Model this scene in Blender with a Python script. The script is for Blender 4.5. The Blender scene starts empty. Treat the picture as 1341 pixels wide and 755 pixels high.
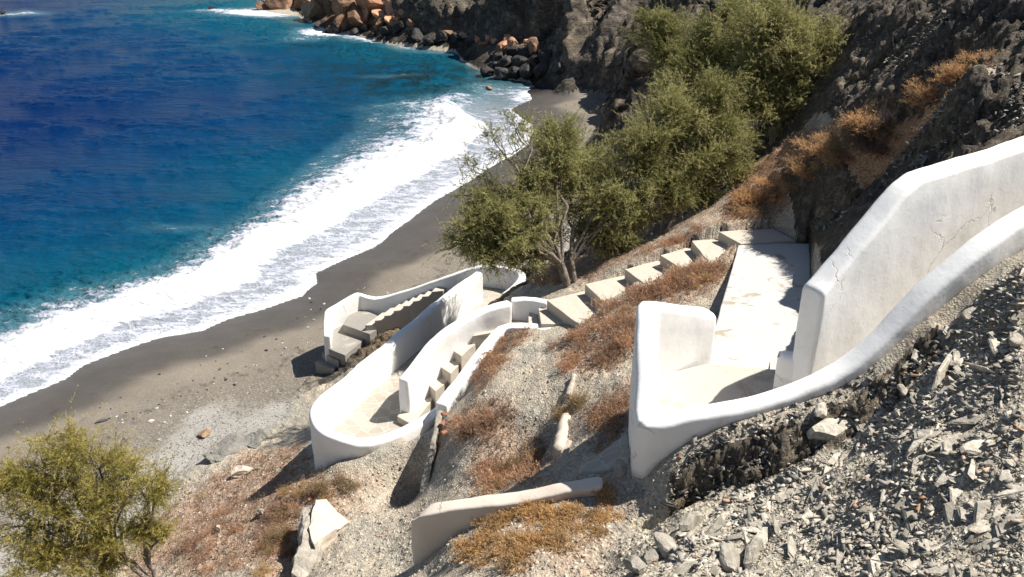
import bpy, bmesh, math, random
import numpy as np
from mathutils import Vector, Matrix

random.seed(7); RNG = np.random.default_rng(7)
C = bpy.context.scene.collection
R = math.radians

# ---------------------------------------------------------------- camera model (used to survey real positions)
PITCH = R(26.2); FPX = 1200.0; CAMZ = 12.0
cP, sP = math.cos(PITCH), math.sin(PITCH)
def U(u, v, z):
    """surveyed point: sight line (u,v) of the photograph at true height z"""
    k = (377.5 - v) / FPX; D = CAMZ - z
    y = D * (cP + k * sP) / (sP - k * cP)
    dep = cP * y + sP * D
    return ((u - 670.5) / FPX * dep, y, z)
def UY(u, v, y):
    k = (377.5 - v) / FPX
    D = y * (sP - k * cP) / (cP + k * sP)
    dep = cP * y + sP * D
    return ((u - 670.5) / FPX * dep, y, CAMZ - D)

# ---------------------------------------------------------------- noise
def _hash(ix, iy, iz, seed):
    h = (ix.astype(np.int64) * 374761393 + iy.astype(np.int64) * 668265263 + iz.astype(np.int64) * 2147483647 + seed * 974634777) & 0xFFFFFFFF
    h = ((h ^ (h >> 13)) * 1274126177) & 0xFFFFFFFF
    h = ((h ^ (h >> 16)) * 2246822519) & 0xFFFFFFFF
    return (h ^ (h >> 15)) & 0xFFFFFFFF
def pn(x, y, z=0.0, seed=0):
    x = np.asarray(x, float); y = np.asarray(y, float) + 0 * x; z = np.asarray(z, float) + 0 * x
    xi = np.floor(x); yi = np.floor(y); zi = np.floor(z)
    fx, fy, fz = x - xi, y - yi, z - zi
    w = lambda t: t * t * t * (t * (t * 6 - 15) + 10)
    ux, uy, uz = w(fx), w(fy), w(fz)
    out = 0
    for dx in (0, 1):
        for dy in (0, 1):
            for dz in (0, 1):
                h = _hash(xi + dx, yi + dy, zi + dz, seed)
                gx = ((h & 1023) / 511.5 - 1); gy = (((h >> 10) & 1023) / 511.5 - 1); gz = (((h >> 20) & 1023) / 511.5 - 1)
                d = gx * (fx - dx) + gy * (fy - dy) + gz * (fz - dz)
                out = out + d * (ux if dx else 1 - ux) * (uy if dy else 1 - uy) * (uz if dz else 1 - uz)
    return out * 1.2
def fbm(x, y, z=0.0, o=4, seed=0, gain=.5):
    s = 0; a = 1; f = 1
    for i in range(o):
        s = s + a * pn(x * f, y * f, z * f if not np.isscalar(z) or z else 0.0, seed + i * 17); a *= gain; f *= 2.03
    return s
def ridged(x, y, z=0.0, o=4, seed=0):
    s = 0; a = 1; f = 1
    for i in range(o):
        s = s + a * (1 - 2.2 * np.abs(pn(x * f, y * f, z * f if not np.isscalar(z) or z else 0.0, seed + i * 13))); a *= .5; f *= 2.1
    return s
def sstep(a, b, x):
    t = np.clip((x - a) / (b - a), 0, 1); return t * t * (3 - 2 * t)

# ---------------------------------------------------------------- polygons / distances
def in_poly(px, py, poly):
    ins = np.zeros(px.shape, bool); n = len(poly)
    for i in range(n):
        x1, y1 = poly[i]; x2, y2 = poly[(i + 1) % n]
        if y1 == y2: continue
        c = (y1 > py) != (y2 > py)
        ins ^= c & (px < (x2 - x1) * (py - y1) / (y2 - y1) + x1)
    return ins
def dist_line(px, py, line):
    d = np.full(px.shape, 1e9)
    for (x1, y1), (x2, y2) in zip(line[:-1], line[1:]):
        dx, dy = x2 - x1, y2 - y1; L = dx * dx + dy * dy + 1e-12
        t = np.clip(((px - x1) * dx + (py - y1) * dy) / L, 0, 1)
        d = np.minimum(d, (px - x1 - t * dx) ** 2 + (py - y1 - t * dy) ** 2)
    return np.sqrt(d)

# ---------------------------------------------------------------- shoreline
SHORE_PX = [(0,533),(40,515),(85,497),(112,478),(160,458),(215,441),(262,434),(300,418),(345,405),(395,388),(414,370),(416,357),
            (440,345),(490,325),(520,300),(570,263),(600,246),(645,217),(668,205),(690,190),(698,172),(697,164),(678,150),(668,144),(680,138),(697,130),
            (690,120),(700,113),(718,111),(708,104),(690,98),(660,98),(640,82),(655,70),(620,62),(560,61),(535,52),(500,44),(450,38),(420,28),(385,20),(352,16),(340,8)]
_s = [U(u, v, 0)[:2] for u, v in SHORE_PX]
SHORE = [(-40., 6.), (-24., 13.)] + _s + [(-17.5, 82.), (-10., 100.), (30., 400.)]
LAND = SHORE + [(400., 400.), (400., -60.), (-40., -60.)]
def shore_d(x, y):
    """signed distance to the waterline, + on land"""
    far = (y > 90) | (x < -45)
    d = dist_line(x, y, SHORE)
    d = np.where(in_poly(x, y, LAND), d, -d)
    return d + .10 * pn(x * .9, y * .9, 0, 3) + .04 * pn(x * 2.7, y * 2.7, 0, 5)

# ---------------------------------------------------------------- terrain survey points
Z = [ # (u, v, z)
 (150,690,.5),(230,630,.55),(288,582,.6),(347,570,.6),(401,562,.7),
 (180,750,1.5),(260,700,1.7),(300,640,1.15),(400,640,1.8),(350,600,.95),(390,600,1.5),(470,622,2.1),(520,600,1.98),(546,640,1.72),(520,640,1.75),(548,600,1.95),(500,625,1.85),(550,658,2.3),(530,668,2.3),
 (470,680,2.7),(450,740,3.2),(395,755,2.7),(300,755,2.3),(500,700,2.85),(530,748,3.5),(100,755,1.4),
 (462,592,2.75),(490,585,2.95),(520,574,2.98),(550,556,3.0),(570,545,3.05),(430,603,2.0),(450,612,2.2),(405,590,1.5),(440,606,2.1),
 (600,540,3.66),(606,520,3.72),(640,472,3.92),(624,495,3.82),(672,438,4.03),(720,435,4.12),(585,548,3.58),(575,590,3.5),(562,638,3.2),(620,500,3.85),(640,460,3.95),(676,432,4.02),(750,435,4.2),(700,480,4.25),(700,540,4.35),(640,580,4.0),(600,615,3.65),(566,640,3.2),
 (585,560,3.55),(640,640,4.1),(720,585,4.3),(735,560,4.5),(712,612,3.85),(725,600,3.95),(700,628,3.85),(750,602,5.0),(765,618,5.15),(748,625,5.0),(780,540,4.85),(800,490,4.9),(825,600,5.5),(790,590,5.0),(820,560,5.2),(820,440,5.0),
 (800,410,4.75),(860,385,4.95),(920,355,5.22),(950,325,5.4),(935,400,5.2),(918,440,5.2),(760,430,4.3),(800,400,4.62),(850,385,4.85),(900,360,5.1),
 (700,366,3.3),(725,368,3.8),(760,362,4.2),(830,340,4.75),(900,312,5.15),(940,296,5.45),(1000,290,5.6),(690,378,3.1),
 (690,345,.75),(712,350,1.6),(740,330,1.9),(800,300,2.6),(860,270,3.3),(930,260,5.0),(960,270,5.5),
 (900,200,3.9),(850,200,2.4),(815,160,1.0),(795,165,.8),(1000,200,5.9),(950,235,5.0),(1000,270,5.65),(1080,220,6.7),(1150,170,7.5),(1280,90,9.0),
 (1046,318,5.42),(1066,322,5.9),(1100,292,5.92),(1135,262,6.35),(1052,385,5.7),
 (650,690,4.9),(600,700,4.5),(700,660,5.0),(560,752,4.2),(700,720,5.25),(780,680,5.25),(800,755,5.4),(845,645,5.4),
 (885,715,5.85),(905,692,5.72),(870,740,5.8),(840,712,5.22),(862,690,5.32),(1341,345,8.0),
 (1341,755,6.85),(1100,755,6.3),(950,755,5.98),(1000,700,6.02),(1200,600,6.82),(1341,500,7.42),(1200,700,6.6),(1341,640,7.05),(880,755,5.85),(1100,640,6.35),
 (1040,305,5.45),(1046,296,5.62),(1020,293,5.5),(1062,300,5.8),
 (470,452,1.08),(450,485,.8),(492,440,1.06),(525,428,1.15),(480,475,.9),(520,450,1.05),(455,470,1.02),(812,122,.75),(760,132,-.1),(720,125,-.2),(782,150,.1),(745,155,-.1),(795,128,.3),(740,106,.8),(700,98,.3),(655,96,.2),(610,60,.3),(540,56,.2),(480,36,.4),(420,24,.3),
]
Y = [ # (u, v, y)
 (1341,60,13.8),(1341,0,15.),(1341,110,12.8),(1341,165,11.6),(1260,195,11.0),(1200,60,17.),(1100,60,22.),(1150,0,20.),(1250,0,16.5),(1000,60,27.),
 (760,0,51.),(760,50,49.),(660,0,58.),(560,0,62.),(840,60,45.),(900,60,36.),(700,50,53.),(860,120,41.),(900,20,42.),(620,20,60.),(480,0,66.),
]
XYZ = [(1.55,8.2,5.66),(1.9,8.2,6.02),(2.3,8.18,6.22),(2.8,8.17,6.40),(3.2,8.18,6.52),(3.6,8.25,6.68),(4.0,8.36,6.98),(4.4,8.5,7.36),(4.95,8.7,7.75),(5.6,8.95,8.02),(7,9.5,8.35),(4.5,10.6,6.62),(4.85,12.0,6.35),(5,11.0,7.0),(6.2,11.9,7.95),(3.85,10.7,5.85),(7.5,12.6,9.5),(9,9.5,9.4),(9,12.5,10.2),(11,16,11),
 (0,5,6.4),(0,2,7.6),(3,2,7.9),(5.5,4.5,7.4),(7.5,6,8.3),(-3,3,6.2),(-3,6,4.2),(-6,8,2.0),(-6,4,4.0),(-9,10,.5),(-12,4,2.5),(-14,10,.4),
 (14,22,10.3),(12,30,7.8),(16,40,8.5),(10,44,4.6),(8,52,6),(2,60,6.5),(-2,66,6.5),(-8,72,4),(20,60,12),(5,75,10),(-8,90,5),(-14,76,1.5),(20,10,12.5),(25,25,15),
 (-2.5,26,-2.),(-8,28,-3.),(-14,19,-2),(-4,36,-3),(-4,48,-2.),(-12,50,-3),(-20,60,-3),(-20,30,-3),(-30,20,-3),(0.3,42,-1.5),(2.8,41,-.5),(2.4,33,-.4),(1.5,25,-.2),(-5.5,20,-.8),
 (-7.5,14.2,-.3),(-9,13,-.6),(-1.5,22,-.4),(-.2,23,.1)]
TOPE = [(1.72, 8.02, 5.82), (1.95, 8.08, 6.0), (2.3, 8.09, 6.18), (2.65, 8.07, 6.31), (3.0, 8.06, 6.41), (3.45, 8.13, 6.58), (3.9, 8.26, 6.88), (4.5, 8.5, 7.38)]
BOTE = [(1.70, 7.78, 5.56), (1.95, 7.79, 5.56), (2.3, 7.80, 5.70), (2.65, 7.79, 5.93), (3.0, 7.76, 6.06), (3.45, 7.84, 6.29), (3.9, 8.0, 6.60), (4.5, 8.29, 7.14)]
EDGE = []     # soil banked against masonry
for u_, v_, z_ in [(613, 503, 3.26), (590, 522, 3.2), (570, 540, 3.16), (545, 555, 3.14), (520, 566, 3.12), (495, 576, 3.08), (475, 580, 3.0)]:
    x_, y_, _ = U(u_, v_, z_); EDGE.append((x_ + .06, y_ - .27, z_ - .03))
for u_, v_, z_ in [(592, 512, 3.62), (610, 487, 3.72), (628, 463, 3.82), (642, 446, 3.9), (657, 432, 3.96)]:
    x_, y_, _ = U(u_, v_, z_); EDGE.append((x_ + .27, y_ - .12, z_ - .01))
for u_, v_, z_, dx_, dy_, dz_ in [(590, 660, 4.84, 0, -.25, -.32), (640, 654, 4.98, 0, -.25, -.14), (690, 648, 5.1, 0, -.25, -.08), (745, 637, 5.28, 0, -.25, -.05), (447, 571, 3.2, -.05, -.28, -.33), (420, 560, 3.3, -.16, -.25, -.78), (411, 542, 3.42, -.3, -.08, -1.1)]:
    x_, y_, _ = U(u_, v_, z_); EDGE.append((x_ + dx_, y_ + dy_, z_ + dz_))
CP = np.array([U(*p) for p in Z] + [UY(*p) for p in Y] + XYZ + EDGE + TOPE + BOTE)
def _rbf():
    n = len(CP); A = np.zeros((n + 3, n + 3))
    r = np.sqrt((CP[:, None, 0] - CP[None, :, 0]) ** 2 + (CP[:, None, 1] - CP[None, :, 1]) ** 2)
    A[:n, :n] = r - np.eye(n) * .015
    A[:n, n] = 1; A[:n, n + 1] = CP[:, 0]; A[:n, n + 2] = CP[:, 1]; A[n:, :n] = A[:n, n:].T
    return np.linalg.solve(A, np.concatenate([CP[:, 2], [0, 0, 0]]))
RB = _rbf()
def hill(x, y):
    out = np.empty(x.shape)
    for i in range(0, x.size, 20000):
        a, b = x[i:i + 20000], y[i:i + 20000]
        K = np.sqrt((a[:, None] - CP[None, :, 0]) ** 2 + (b[:, None] - CP[None, :, 1]) ** 2)
        out[i:i + 20000] = K @ RB[:-3] + RB[-3] + a * RB[-2] + b * RB[-1]
    return out

# floors that the terrain has to stay under: (polygon xy, plane function)
CARVE = []
def carve(pts3, drop=.10, grow=.09):
    p = np.array(pts3); A = np.c_[p[:, :2], np.ones(len(p))]
    co, *_ = np.linalg.lstsq(A, p[:, 2], rcond=None)
    c = p[:, :2].mean(0); dv = p[:, :2] - c; q = c + dv * (1 + grow / np.linalg.norm(dv, axis=1))[:, None]
    CARVE.append(([tuple(k) for k in q], co, drop))
PROTECT = []     # polylines of masonry: terrain noise fades out beside them

HOLLOW = [q_[:2] for q_ in TOPE] + [(q_[0], q_[1] - .1) for q_ in BOTE[::-1]]
def zones(x, y, z, d):
    """zone weights in world space"""
    beach = sstep(.25, .02, z - (beach_h(d)))
    scree = sstep(-.25, .35, (x - (1.0 + .0 * y)) - .15 * (y - 7.0)) * sstep(8.0, 7.7, y - .28 * np.maximum(0, x - 3)) * sstep(.2, 1.0, x - .2)
    hol = sstep(-.08, .08, np.where(in_poly(x, y, HOLLOW), 1, -1) * dist_line(x, y, HOLLOW + HOLLOW[:1]) + .06 * fbm(x * 3, y * 3, 0, 3, 12)); scree = scree * (1 - hol)
    cliff = sstep(30, 36, y + .5 * fbm(x * .3, y * .3, 0, 2, 8)) * (z > .05)
    rock = np.maximum(cliff, sstep(.0, .4, x - 4.0 - .245 * (np.minimum(y, 14.6) - 10.5)) * sstep(9.9, 10.3, y - .5 * (x - 4.6)) * sstep(.5, -.3, y - 17.5 + (x - 5.07) * 2.53 + .6 * fbm(x, y, 0, 3, 15)))
    rock = np.maximum(rock, sstep(.8, 1.5, y - 17.5 + (x - 5.07) * 2.53 + .6 * fbm(x, y, 0, 3, 16)) * sstep(.0, .6, x - 5.8))
    back = sstep(17.2, 19., y + .4 * fbm(x * .5, y * .5, 0, 3, 14)) * (1 - sstep(1.2, .4, np.abs(y - 17 - .0 * x) - 0) * 0)
    rock = np.maximum(rock, sstep(6.7, 7.2, x) * (y > 11.6)); rock = np.maximum(rock, back * (z > .3)) * (1 - hol)
    return beach, scree, cliff, rock, hol
def beach_h(d):
    return np.where(d > 0, .02 + .62 * (1 - np.exp(-np.maximum(d, 0) / 5.5)) * 1.18, np.maximum(.09 * d, -2.5))
def terrain(x, y):
    x = np.asarray(x, float).ravel(); y = np.asarray(y, float).ravel()
    d = shore_d(x, y); b = beach_h(d); h = hill(x, y)
    beach, scree, cliff, rock, hol = zones(x, y, h, d)
    prot = np.full(x.shape, 9.)
    for ln in PROTECT: prot = np.minimum(prot, dist_line(x, y, ln))
    pf = sstep(.1, .7, prot)
    n = .10 * fbm(x * .9, y * .9, 0, 3, 21) * (.2 + .8 * pf) + .022 * ridged(x * 4.5, y * 4.5, 0, 3, 31) * (.35 + .65 * pf)
    # bedded rock: layers stretched along strike
    a = R(38); sx, sy = x * math.cos(a) + y * math.sin(a), -x * math.sin(a) + y * math.cos(a)
    lay = ridged(sx * .55, sy * 3.2 + h * 1.6, 0, 4, 41)
    n += (scree * .09 * lay + (rock * .14 + hol * .12) * (lay - .9)) * (.15 + .85 * pf)
    n += rock * (1 - cliff) * .2 * (ridged(x * .6, y * .6, 0, 4, 71) - .9) * pf
    hh = h + n
    b2 = b + .012 * fbm(x * 1.6, y * 1.6, 0, 3, 81) * sstep(.3, 3., d) + .012 * pn(x * 6, y * 6, 0, 9) * sstep(3.5, 5.5, d)
    k = .10; m = np.maximum(hh, b2); t = np.clip(.5 + .5 * (hh - b2) / k, 0, 1)
    out = b2 * (1 - t) + hh * t + k * t * (1 - t)
    for poly, co, drop in CARVE:
        ins = in_poly(x, y, poly)
        if ins.any():
            lim = co[0] * x + co[1] * y + co[2] - drop
            out = np.where(ins, np.minimum(out, lim), out)
    return out
def gz(x, y): return float(terrain(np.array([x]), np.array([y]))[0])
def hit(u, v, lo=2.5, hi=90):
    """where a sight line of the photograph meets the ground"""
    ys = np.concatenate([np.arange(max(lo, 3.), 30, .04), np.arange(30, hi, .15)])
    k = (377.5 - v) / FPX; D = ys * (sP - k * cP) / (cP + k * sP); dep = cP * ys + sP * D
    xs = (u - 670.5) / FPX * dep; zs = CAMZ - D
    t = terrain(xs, ys); i = np.argmax(t >= zs)
    return xs[i], ys[i], t[i]

# ---------------------------------------------------------------- object helpers
def obj(name, me, mat=None, parent=None):
    o = bpy.data.objects.new(name, me); C.objects.link(o)
    if mat is not None and me is not None and not me.materials: me.materials.append(mat)
    if parent is not None: o.parent = parent
    return o
def tag(o, label=None, cat=None, group=None, kind=None):
    if label: o['label'] = label
    if cat: o['category'] = cat
    if group: o['group'] = group
    if kind: o['kind'] = kind
    return o
def thing(name, loc, label, cat, group=None):
    o = bpy.data.objects.new(name, None); C.objects.link(o); o.location = loc; o.empty_display_size = .2
    return tag(o, label, cat, group)
def mesh(name, V, F, smooth=False):
    V = np.asarray(V, np.float32); me = bpy.data.meshes.new(name)
    if isinstance(F, np.ndarray):
        nf, k = F.shape
        me.vertices.add(len(V)); me.vertices.foreach_set('co', V.ravel())
        me.loops.add(nf * k); me.loops.foreach_set('vertex_index', F.astype(np.int32).ravel())
        me.polygons.add(nf); me.polygons.foreach_set('loop_start', np.arange(0, nf * k, k, dtype=np.int32))
        me.update(calc_edges=True)
    else:
        me.from_pydata([tuple(map(float, p)) for p in V], [], F)
    if smooth: me.polygons.foreach_set('use_smooth', np.ones(len(me.polygons), bool))
    me.update(); return me
def add_col(me, name, cols):
    at = me.color_attributes.new(name, 'FLOAT_COLOR', 'POINT')
    c = np.ones((len(me.vertices), 4), np.float32); c[:, :3] = cols; at.data.foreach_set('color', c.ravel())
def add_float(me, name, vals):
    at = me.attributes.new(name, 'FLOAT', 'POINT'); at.data.foreach_set('value', np.asarray(vals, np.float32))

# ---------------------------------------------------------------- materials
class NT:
    def __init__(s, name):
        s.m = bpy.data.materials.new(name); s.m.use_nodes = True; s.t = s.m.node_tree; s.t.nodes.clear()
        s.out = s.n('ShaderNodeOutputMaterial'); s.b = s.n('ShaderNodeBsdfPrincipled'); s.l(s.b.outputs[0], s.out.inputs[0])
        s.b.inputs['Specular IOR Level'].default_value = .25
    def n(s, t, **k):
        n = s.t.nodes.new(t)
        for a, b in k.items(): setattr(n, a, b)
        return n
    def l(s, a, b): s.t.links.new(a, b)
    def co(s, scale=(1, 1, 1), rot=(0, 0, 0), obj=False):
        if obj: src = s.n('ShaderNodeTexCoord').outputs['Object']
        else: src = s.n('ShaderNodeNewGeometry').outputs['Position']
        mp = s.n('ShaderNodeMapping'); mp.inputs['Scale'].default_value = scale; mp.inputs['Rotation'].default_value = rot
        s.l(src, mp.inputs[0]); return mp.outputs[0]
    def noise(s, co, sc, det=5, rough=.6, dist=0):
        n = s.n('ShaderNodeTexNoise'); n.inputs['Scale'].default_value = sc; n.inputs['Detail'].default_value = det
        n.inputs['Roughness'].default_value = rough; n.inputs['Distortion'].default_value = dist
        s.l(co, n.inputs['Vector']); return n.outputs[0]
    def voro(s, co, sc, feat='F1', rnd=1.0):
        n = s.n('ShaderNodeTexVoronoi', feature=feat); n.inputs['Scale'].default_value = sc; n.inputs['Randomness'].default_value = rnd
        s.l(co, n.inputs['Vector']); return n
    def ramp(s, f, stops, interp='LINEAR'):
        r = s.n('ShaderNodeValToRGB'); r.color_ramp.interpolation = interp
        e = r.color_ramp.elements
        while len(e) < len(stops): e.new(.5)
        for k, (p, c) in zip(e, stops):
            k.position = p; k.color = (c, c, c, 1) if np.isscalar(c) else (*c, 1)
        s.l(f, r.inputs[0]); return r.outputs[0]
    def mr(s, f, a, b, c=0., d=1., smooth=True):
        m = s.n('ShaderNodeMapRange', interpolation_type='SMOOTHSTEP' if smooth else 'LINEAR')
        for i, v in zip((1, 2, 3, 4), (a, b, c, d)): m.inputs[i].default_value = v
        s.l(f, m.inputs[0]); return m.outputs[0]
    def mix(s, f, a, b, mode='MIX'):
        m = s.n('ShaderNodeMix', data_type='RGBA', blend_type=mode)
        for i, v in ((0, f), (6, a), (7, b)):
            if hasattr(v, 'links'): s.l(v, m.inputs[i])
            else: m.inputs[i].default_value = v if i == 0 else (*v, 1)
        return m.outputs[2]
    def math(s, op, a, b=0.):
        m = s.n('ShaderNodeMath', operation=op)
        for i, v in ((0, a), (1, b)):
            if hasattr(v, 'links'): s.l(v, m.inputs[i])
            else: m.inputs[i].default_value = v
        return m.outputs[0]
    def attr(s, name, out='Color'):
        a = s.n('ShaderNodeAttribute'); a.attribute_name = name; return a.outputs[out]
    def bump(s, h, dist, st=1.0, prev=None):
        b = s.n('ShaderNodeBump'); b.inputs['Distance'].default_value = dist; b.inputs['Strength'].default_value = st
        s.l(h, b.inputs['Height'])
        if prev is not None: s.l(prev, b.inputs['Normal'])
        s.l(b.outputs[0], s.b.inputs['Normal']); return b.outputs[0]
    def col(s, c):
        if hasattr(c, 'links'): s.l(c, s.b.inputs['Base Color'])
        else: s.b.inputs['Base Color'].default_value = (*c, 1)
    def rough(s, r): s.b.inputs['Roughness'].default_value = r

def m_plaster(name, base=(.86, .85, .83), dirt=.22):
    t = NT(name); co = t.co(); t.rough(.85)
    a = t.noise(co, 1.3, 6, .65); b = t.noise(co, 7, 6, .7); g = t.co((3, 3, .7)); st = t.noise(g, 2.2, 5, .6)
    c = t.mix(t.mr(a, .42, .75), base, tuple(k * .90 for k in (base[0], base[1] * .985, base[2] * .95)))
    c = t.mix(t.math('MULTIPLY', t.mr(b, .60, .78), dirt), c, (.52, .45, .37))
    c = t.mix(t.math('MULTIPLY', t.mr(st, .62, .8), dirt * .3), c, (.48, .43, .37))
    wv = t.n('ShaderNodeVectorMath', operation='ADD'); nz = t.n('ShaderNodeTexNoise'); nz.inputs['Scale'].default_value = 2.4; nz.inputs['Detail'].default_value = 6
    t.l(co, nz.inputs['Vector']); sc = t.n('ShaderNodeVectorMath', operation='SCALE'); sc.inputs['Scale'].default_value = .7; t.l(nz.outputs['Color'], sc.inputs[0]); t.l(co, wv.inputs[0]); t.l(sc.outputs[0], wv.inputs[1])
    ck = t.mr(t.voro(wv.outputs[0], .9, 'DISTANCE_TO_EDGE').outputs['Distance'], .003, .010, 1, 0)
    ck = t.math('MULTIPLY', ck, t.mr(t.noise(co, .9, 3, .5), .54, .60)); c = t.mix(t.math('MULTIPLY', ck, .5), c, (.38, .34, .30))
    fl = t.math('MULTIPLY', t.mr(t.noise(co, 2.6, 8, .75, .6), .665, .68), .55); c = t.mix(fl, c, (.62, .56, .47))
    # grime where the wall meets the soil (stored height above the ground)
    h = t.attr('above', 'Fac'); n = t.noise(co, 5, 5, .6)
    lim = t.math('SUBTRACT', t.math('MULTIPLY', n, .22), h)
    c = t.mix(t.math('MULTIPLY', t.mr(lim, .0, .14), .6), c, (.42, .35, .28))
    t.col(c)
    p = t.bump(t.noise(co, 3.2, 4, .6), .016, .6); p = t.bump(ck, -.006, .8, p); t.bump(t.noise(co, 30, 4, .6), .003, .4, p)
    return t.m
def m_concrete(name, base, patch, amt=.5, sc=1.6):
    t = NT(name); co = t.co(); t.rough(.9)
    c = t.mix(t.mr(t.noise(co, sc, 8, .72, .4), .5 + .12 * (1 - amt), .56 + .12 * (1 - amt)), base, patch)
    c = t.mix(t.math('MULTIPLY', t.noise(co, 11, 6, .7), .35), c, (.30, .26, .21), 'MULTIPLY')
    c = t.mix(t.math('MULTIPLY', t.mr(t.noise(co, 45, 3, .7), .62, .72), .5), c, (.2, .17, .14))
    t.col(c); p = t.bump(t.noise(co, 4, 4, .6), .02, .5); t.bump(t.noise(co, 30, 5, .7), .008, .6, p)
    return t.m
def m_flag(name):
    t = NT(name); co = t.co((1, 1, .01)); t.rough(.9)
    wob = t.n('ShaderNodeVectorMath', operation='ADD'); nz = t.n('ShaderNodeTexNoise'); nz.inputs['Scale'].default_value = 3
    t.l(co, nz.inputs['Vector']); sc = t.n('ShaderNodeVectorMath', operation='SCALE'); t.l(nz.outputs['Color'], sc.inputs[0]); sc.inputs['Scale'].default_value = .12
    t.l(co, wob.inputs[0]); t.l(sc.outputs[0], wob.inputs[1])
    v = t.voro(wob.outputs[0], 4.2); e = t.voro(wob.outputs[0], 4.2, 'DISTANCE_TO_EDGE')
    hv = t.n('ShaderNodeSeparateColor'); t.l(v.outputs['Color'], hv.inputs[0])
    c = t.mix(hv.outputs[0], (.38, .34, .285), (.47, .43, .37))
    c = t.mix(t.math('MULTIPLY', t.noise(co, 8, 6, .7), .4), c, (.4, .36, .3), 'MULTIPLY')
    c = t.mix(t.mr(e.outputs['Distance'], .012, .035, .7, 0), c, (.54, .50, .44))
    t.col(c); t.bump(t.noise(co, 25, 5, .7), .008, .6); return t.m
def m_ground(name, rough=.95, bumpd=.05, sc=18, tintamt=.55):
    t = NT(name); co = t.co(); t.rough(rough); base = t.attr('ground')
    a = t.noise(co, sc, 8, .75); b = t.noise(co, 2.3, 6, .65); v = t.voro(co, sc * 1.7)
    c = t.mix(1.0, base, t.ramp(a, [(.25, .66), (.5, .98), (.75, 1.3)]), 'MULTIPLY')
    c = t.mix(tintamt, c, t.mix(1.0, c, t.ramp(b, [(.3, (.72, .70, .68)), (.7, (1.22, 1.2, 1.15))]), 'MULTIPLY'))
    hv = t.n('ShaderNodeSeparateColor'); t.l(v.outputs['Color'], hv.inputs[0])
    c = t.mix(t.mr(hv.outputs[0], .72, .75), c, t.mix(1.0, c, (1.35, 1.34, 1.3), 'MULTIPLY'))
    c = t.mix(t.mr(hv.outputs[1], .82, .85), c, t.mix(1.0, c, (.68, .68, .69), 'MULTIPLY'))
    t.col(c)
    p = t.bump(t.noise(co, sc * .5, 6, .7), bumpd, .9); t.bump(v.outputs['Distance'], bumpd * .45, .8, p)
    return t.m
def m_sand():
    t = NT('beach_sand'); co = t.co(); base = t.attr('ground'); d = t.attr('shore', 'Fac')
    a = t.noise(co, 30, 6, .75); b = t.noise(co, 1.1, 5, .6); v = t.voro(co, 34)
    c = t.mix(1.0, base, t.ramp(a, [(.3, .72), (.7, 1.28)]), 'MULTIPLY')
    c = t.mix(1.0, c, t.ramp(b, [(.3, .88), (.7, 1.12)]), 'MULTIPLY')
    dry = t.attr('dry', 'Fac')
    hv = t.n('ShaderNodeSeparateColor'); t.l(v.outputs['Color'], hv.inputs[0])
    c = t.mix(t.math('MULTIPLY', t.mr(hv.outputs[0], .90, .92), dry), c, (.34, .325, .30))
    c = t.mix(t.math('MULTIPLY', t.mr(hv.outputs[1], .90, .92), dry), c, (.10, .095, .09))
    t.col(c)
    t.l(t.mr(d, .2, 2.4, .38, .95), t.b.inputs['Roughness'])
    hgt = t.math('MULTIPLY', t.math('ADD', a, t.math('MULTIPLY', t.noise(co, 7, 4, .6), 1.5)), t.mr(d, 1.5, 5.5, .05, 1.))
    ft = t.mr(t.voro(co, 2.6).outputs['Distance'], .05, .28); hgt = t.math('ADD', hgt, t.math('MULTIPLY', ft, t.mr(d, 2.6, 4., 0, .9)))
    t.bump(hgt, .045, .8); return t.m
def m_rock(name, a=(.23, .193, .152), b=(.45, .385, .30), c3=(.095, .083, .07), strike=38, sc=1.0):
    t = NT(name); co = t.co(); lay = t.co((1.2 * sc, 6.5 * sc, 5 * sc), (R(20), R(-15), R(-strike))); t.rough(.8)
    l = t.noise(lay, 2.2, 8, .7, .6); n = t.noise(co, 3.5 * sc, 8, .7); g = t.noise(co, .5 * sc, 4, .6)
    c = t.mix(t.mr(l, .35, .65), c3, a); c = t.mix(t.mr(n, .48, .72), c, b)
    base = t.attr('ground'); c = t.mix(1.0, c, base, 'MULTIPLY')
    c = t.mix(t.math('MULTIPLY', t.mr(g, .52, .7), .5), c, t.mix(1.0, c, (1.15, 1.0, .8), 'MULTIPLY'))
    t.col(c); p = t.bump(l, .22, .9); t.bump(n, .09, .9, p); return t.m
def m_plain(name, c1, c2, sc=6, rough=.9, bumpd=.02, objc=False, rnd=0.):
    t = NT(name); co = t.co(obj=objc); t.rough(rough)
    f = t.mr(t.noise(co, sc, 6, .7), .35, .68); c = t.mix(f, c1, c2)
    if rnd:
        oi = t.n('ShaderNodeObjectInfo'); c = t.mix(1.0, c, t.ramp(oi.outputs['Random'], [(0, 1 - rnd), (1, 1 + rnd)]), 'MULTIPLY')
    t.col(c); t.bump(t.noise(co, sc * 3, 5, .7), bumpd, .8); return t.m
def m_leaf(name, c1, c2, rnd=0.):
    t = NT(name); t.rough(.6); f = t.attr('tint', 'Fac')
    c = t.mix(f, c1, c2); oi = t.n('ShaderNodeObjectInfo'); c = t.mix(rnd, c, t.mix(1.0, c, t.ramp(oi.outputs['Random'], [(0, (.55, .60, .66)), (.3, (.88, .95, 1.05)), (.6, (1.08, 1.08, 1.05)), (1, (1.35, 1.35, 1.25))]), 'MULTIPLY')); t.col(c); t.b.inputs['Specular IOR Level'].default_value = .15
    tr = t.n('ShaderNodeBsdfTranslucent'); t.l(c, tr.inputs[0]); mx = t.n('ShaderNodeMixShader'); mx.inputs[0].default_value = .45
    t.l(t.b.outputs[0], mx.inputs[1]); t.l(tr.outputs[0], mx.inputs[2]); t.l(mx.outputs[0], t.out.inputs[0]); return t.m
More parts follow.
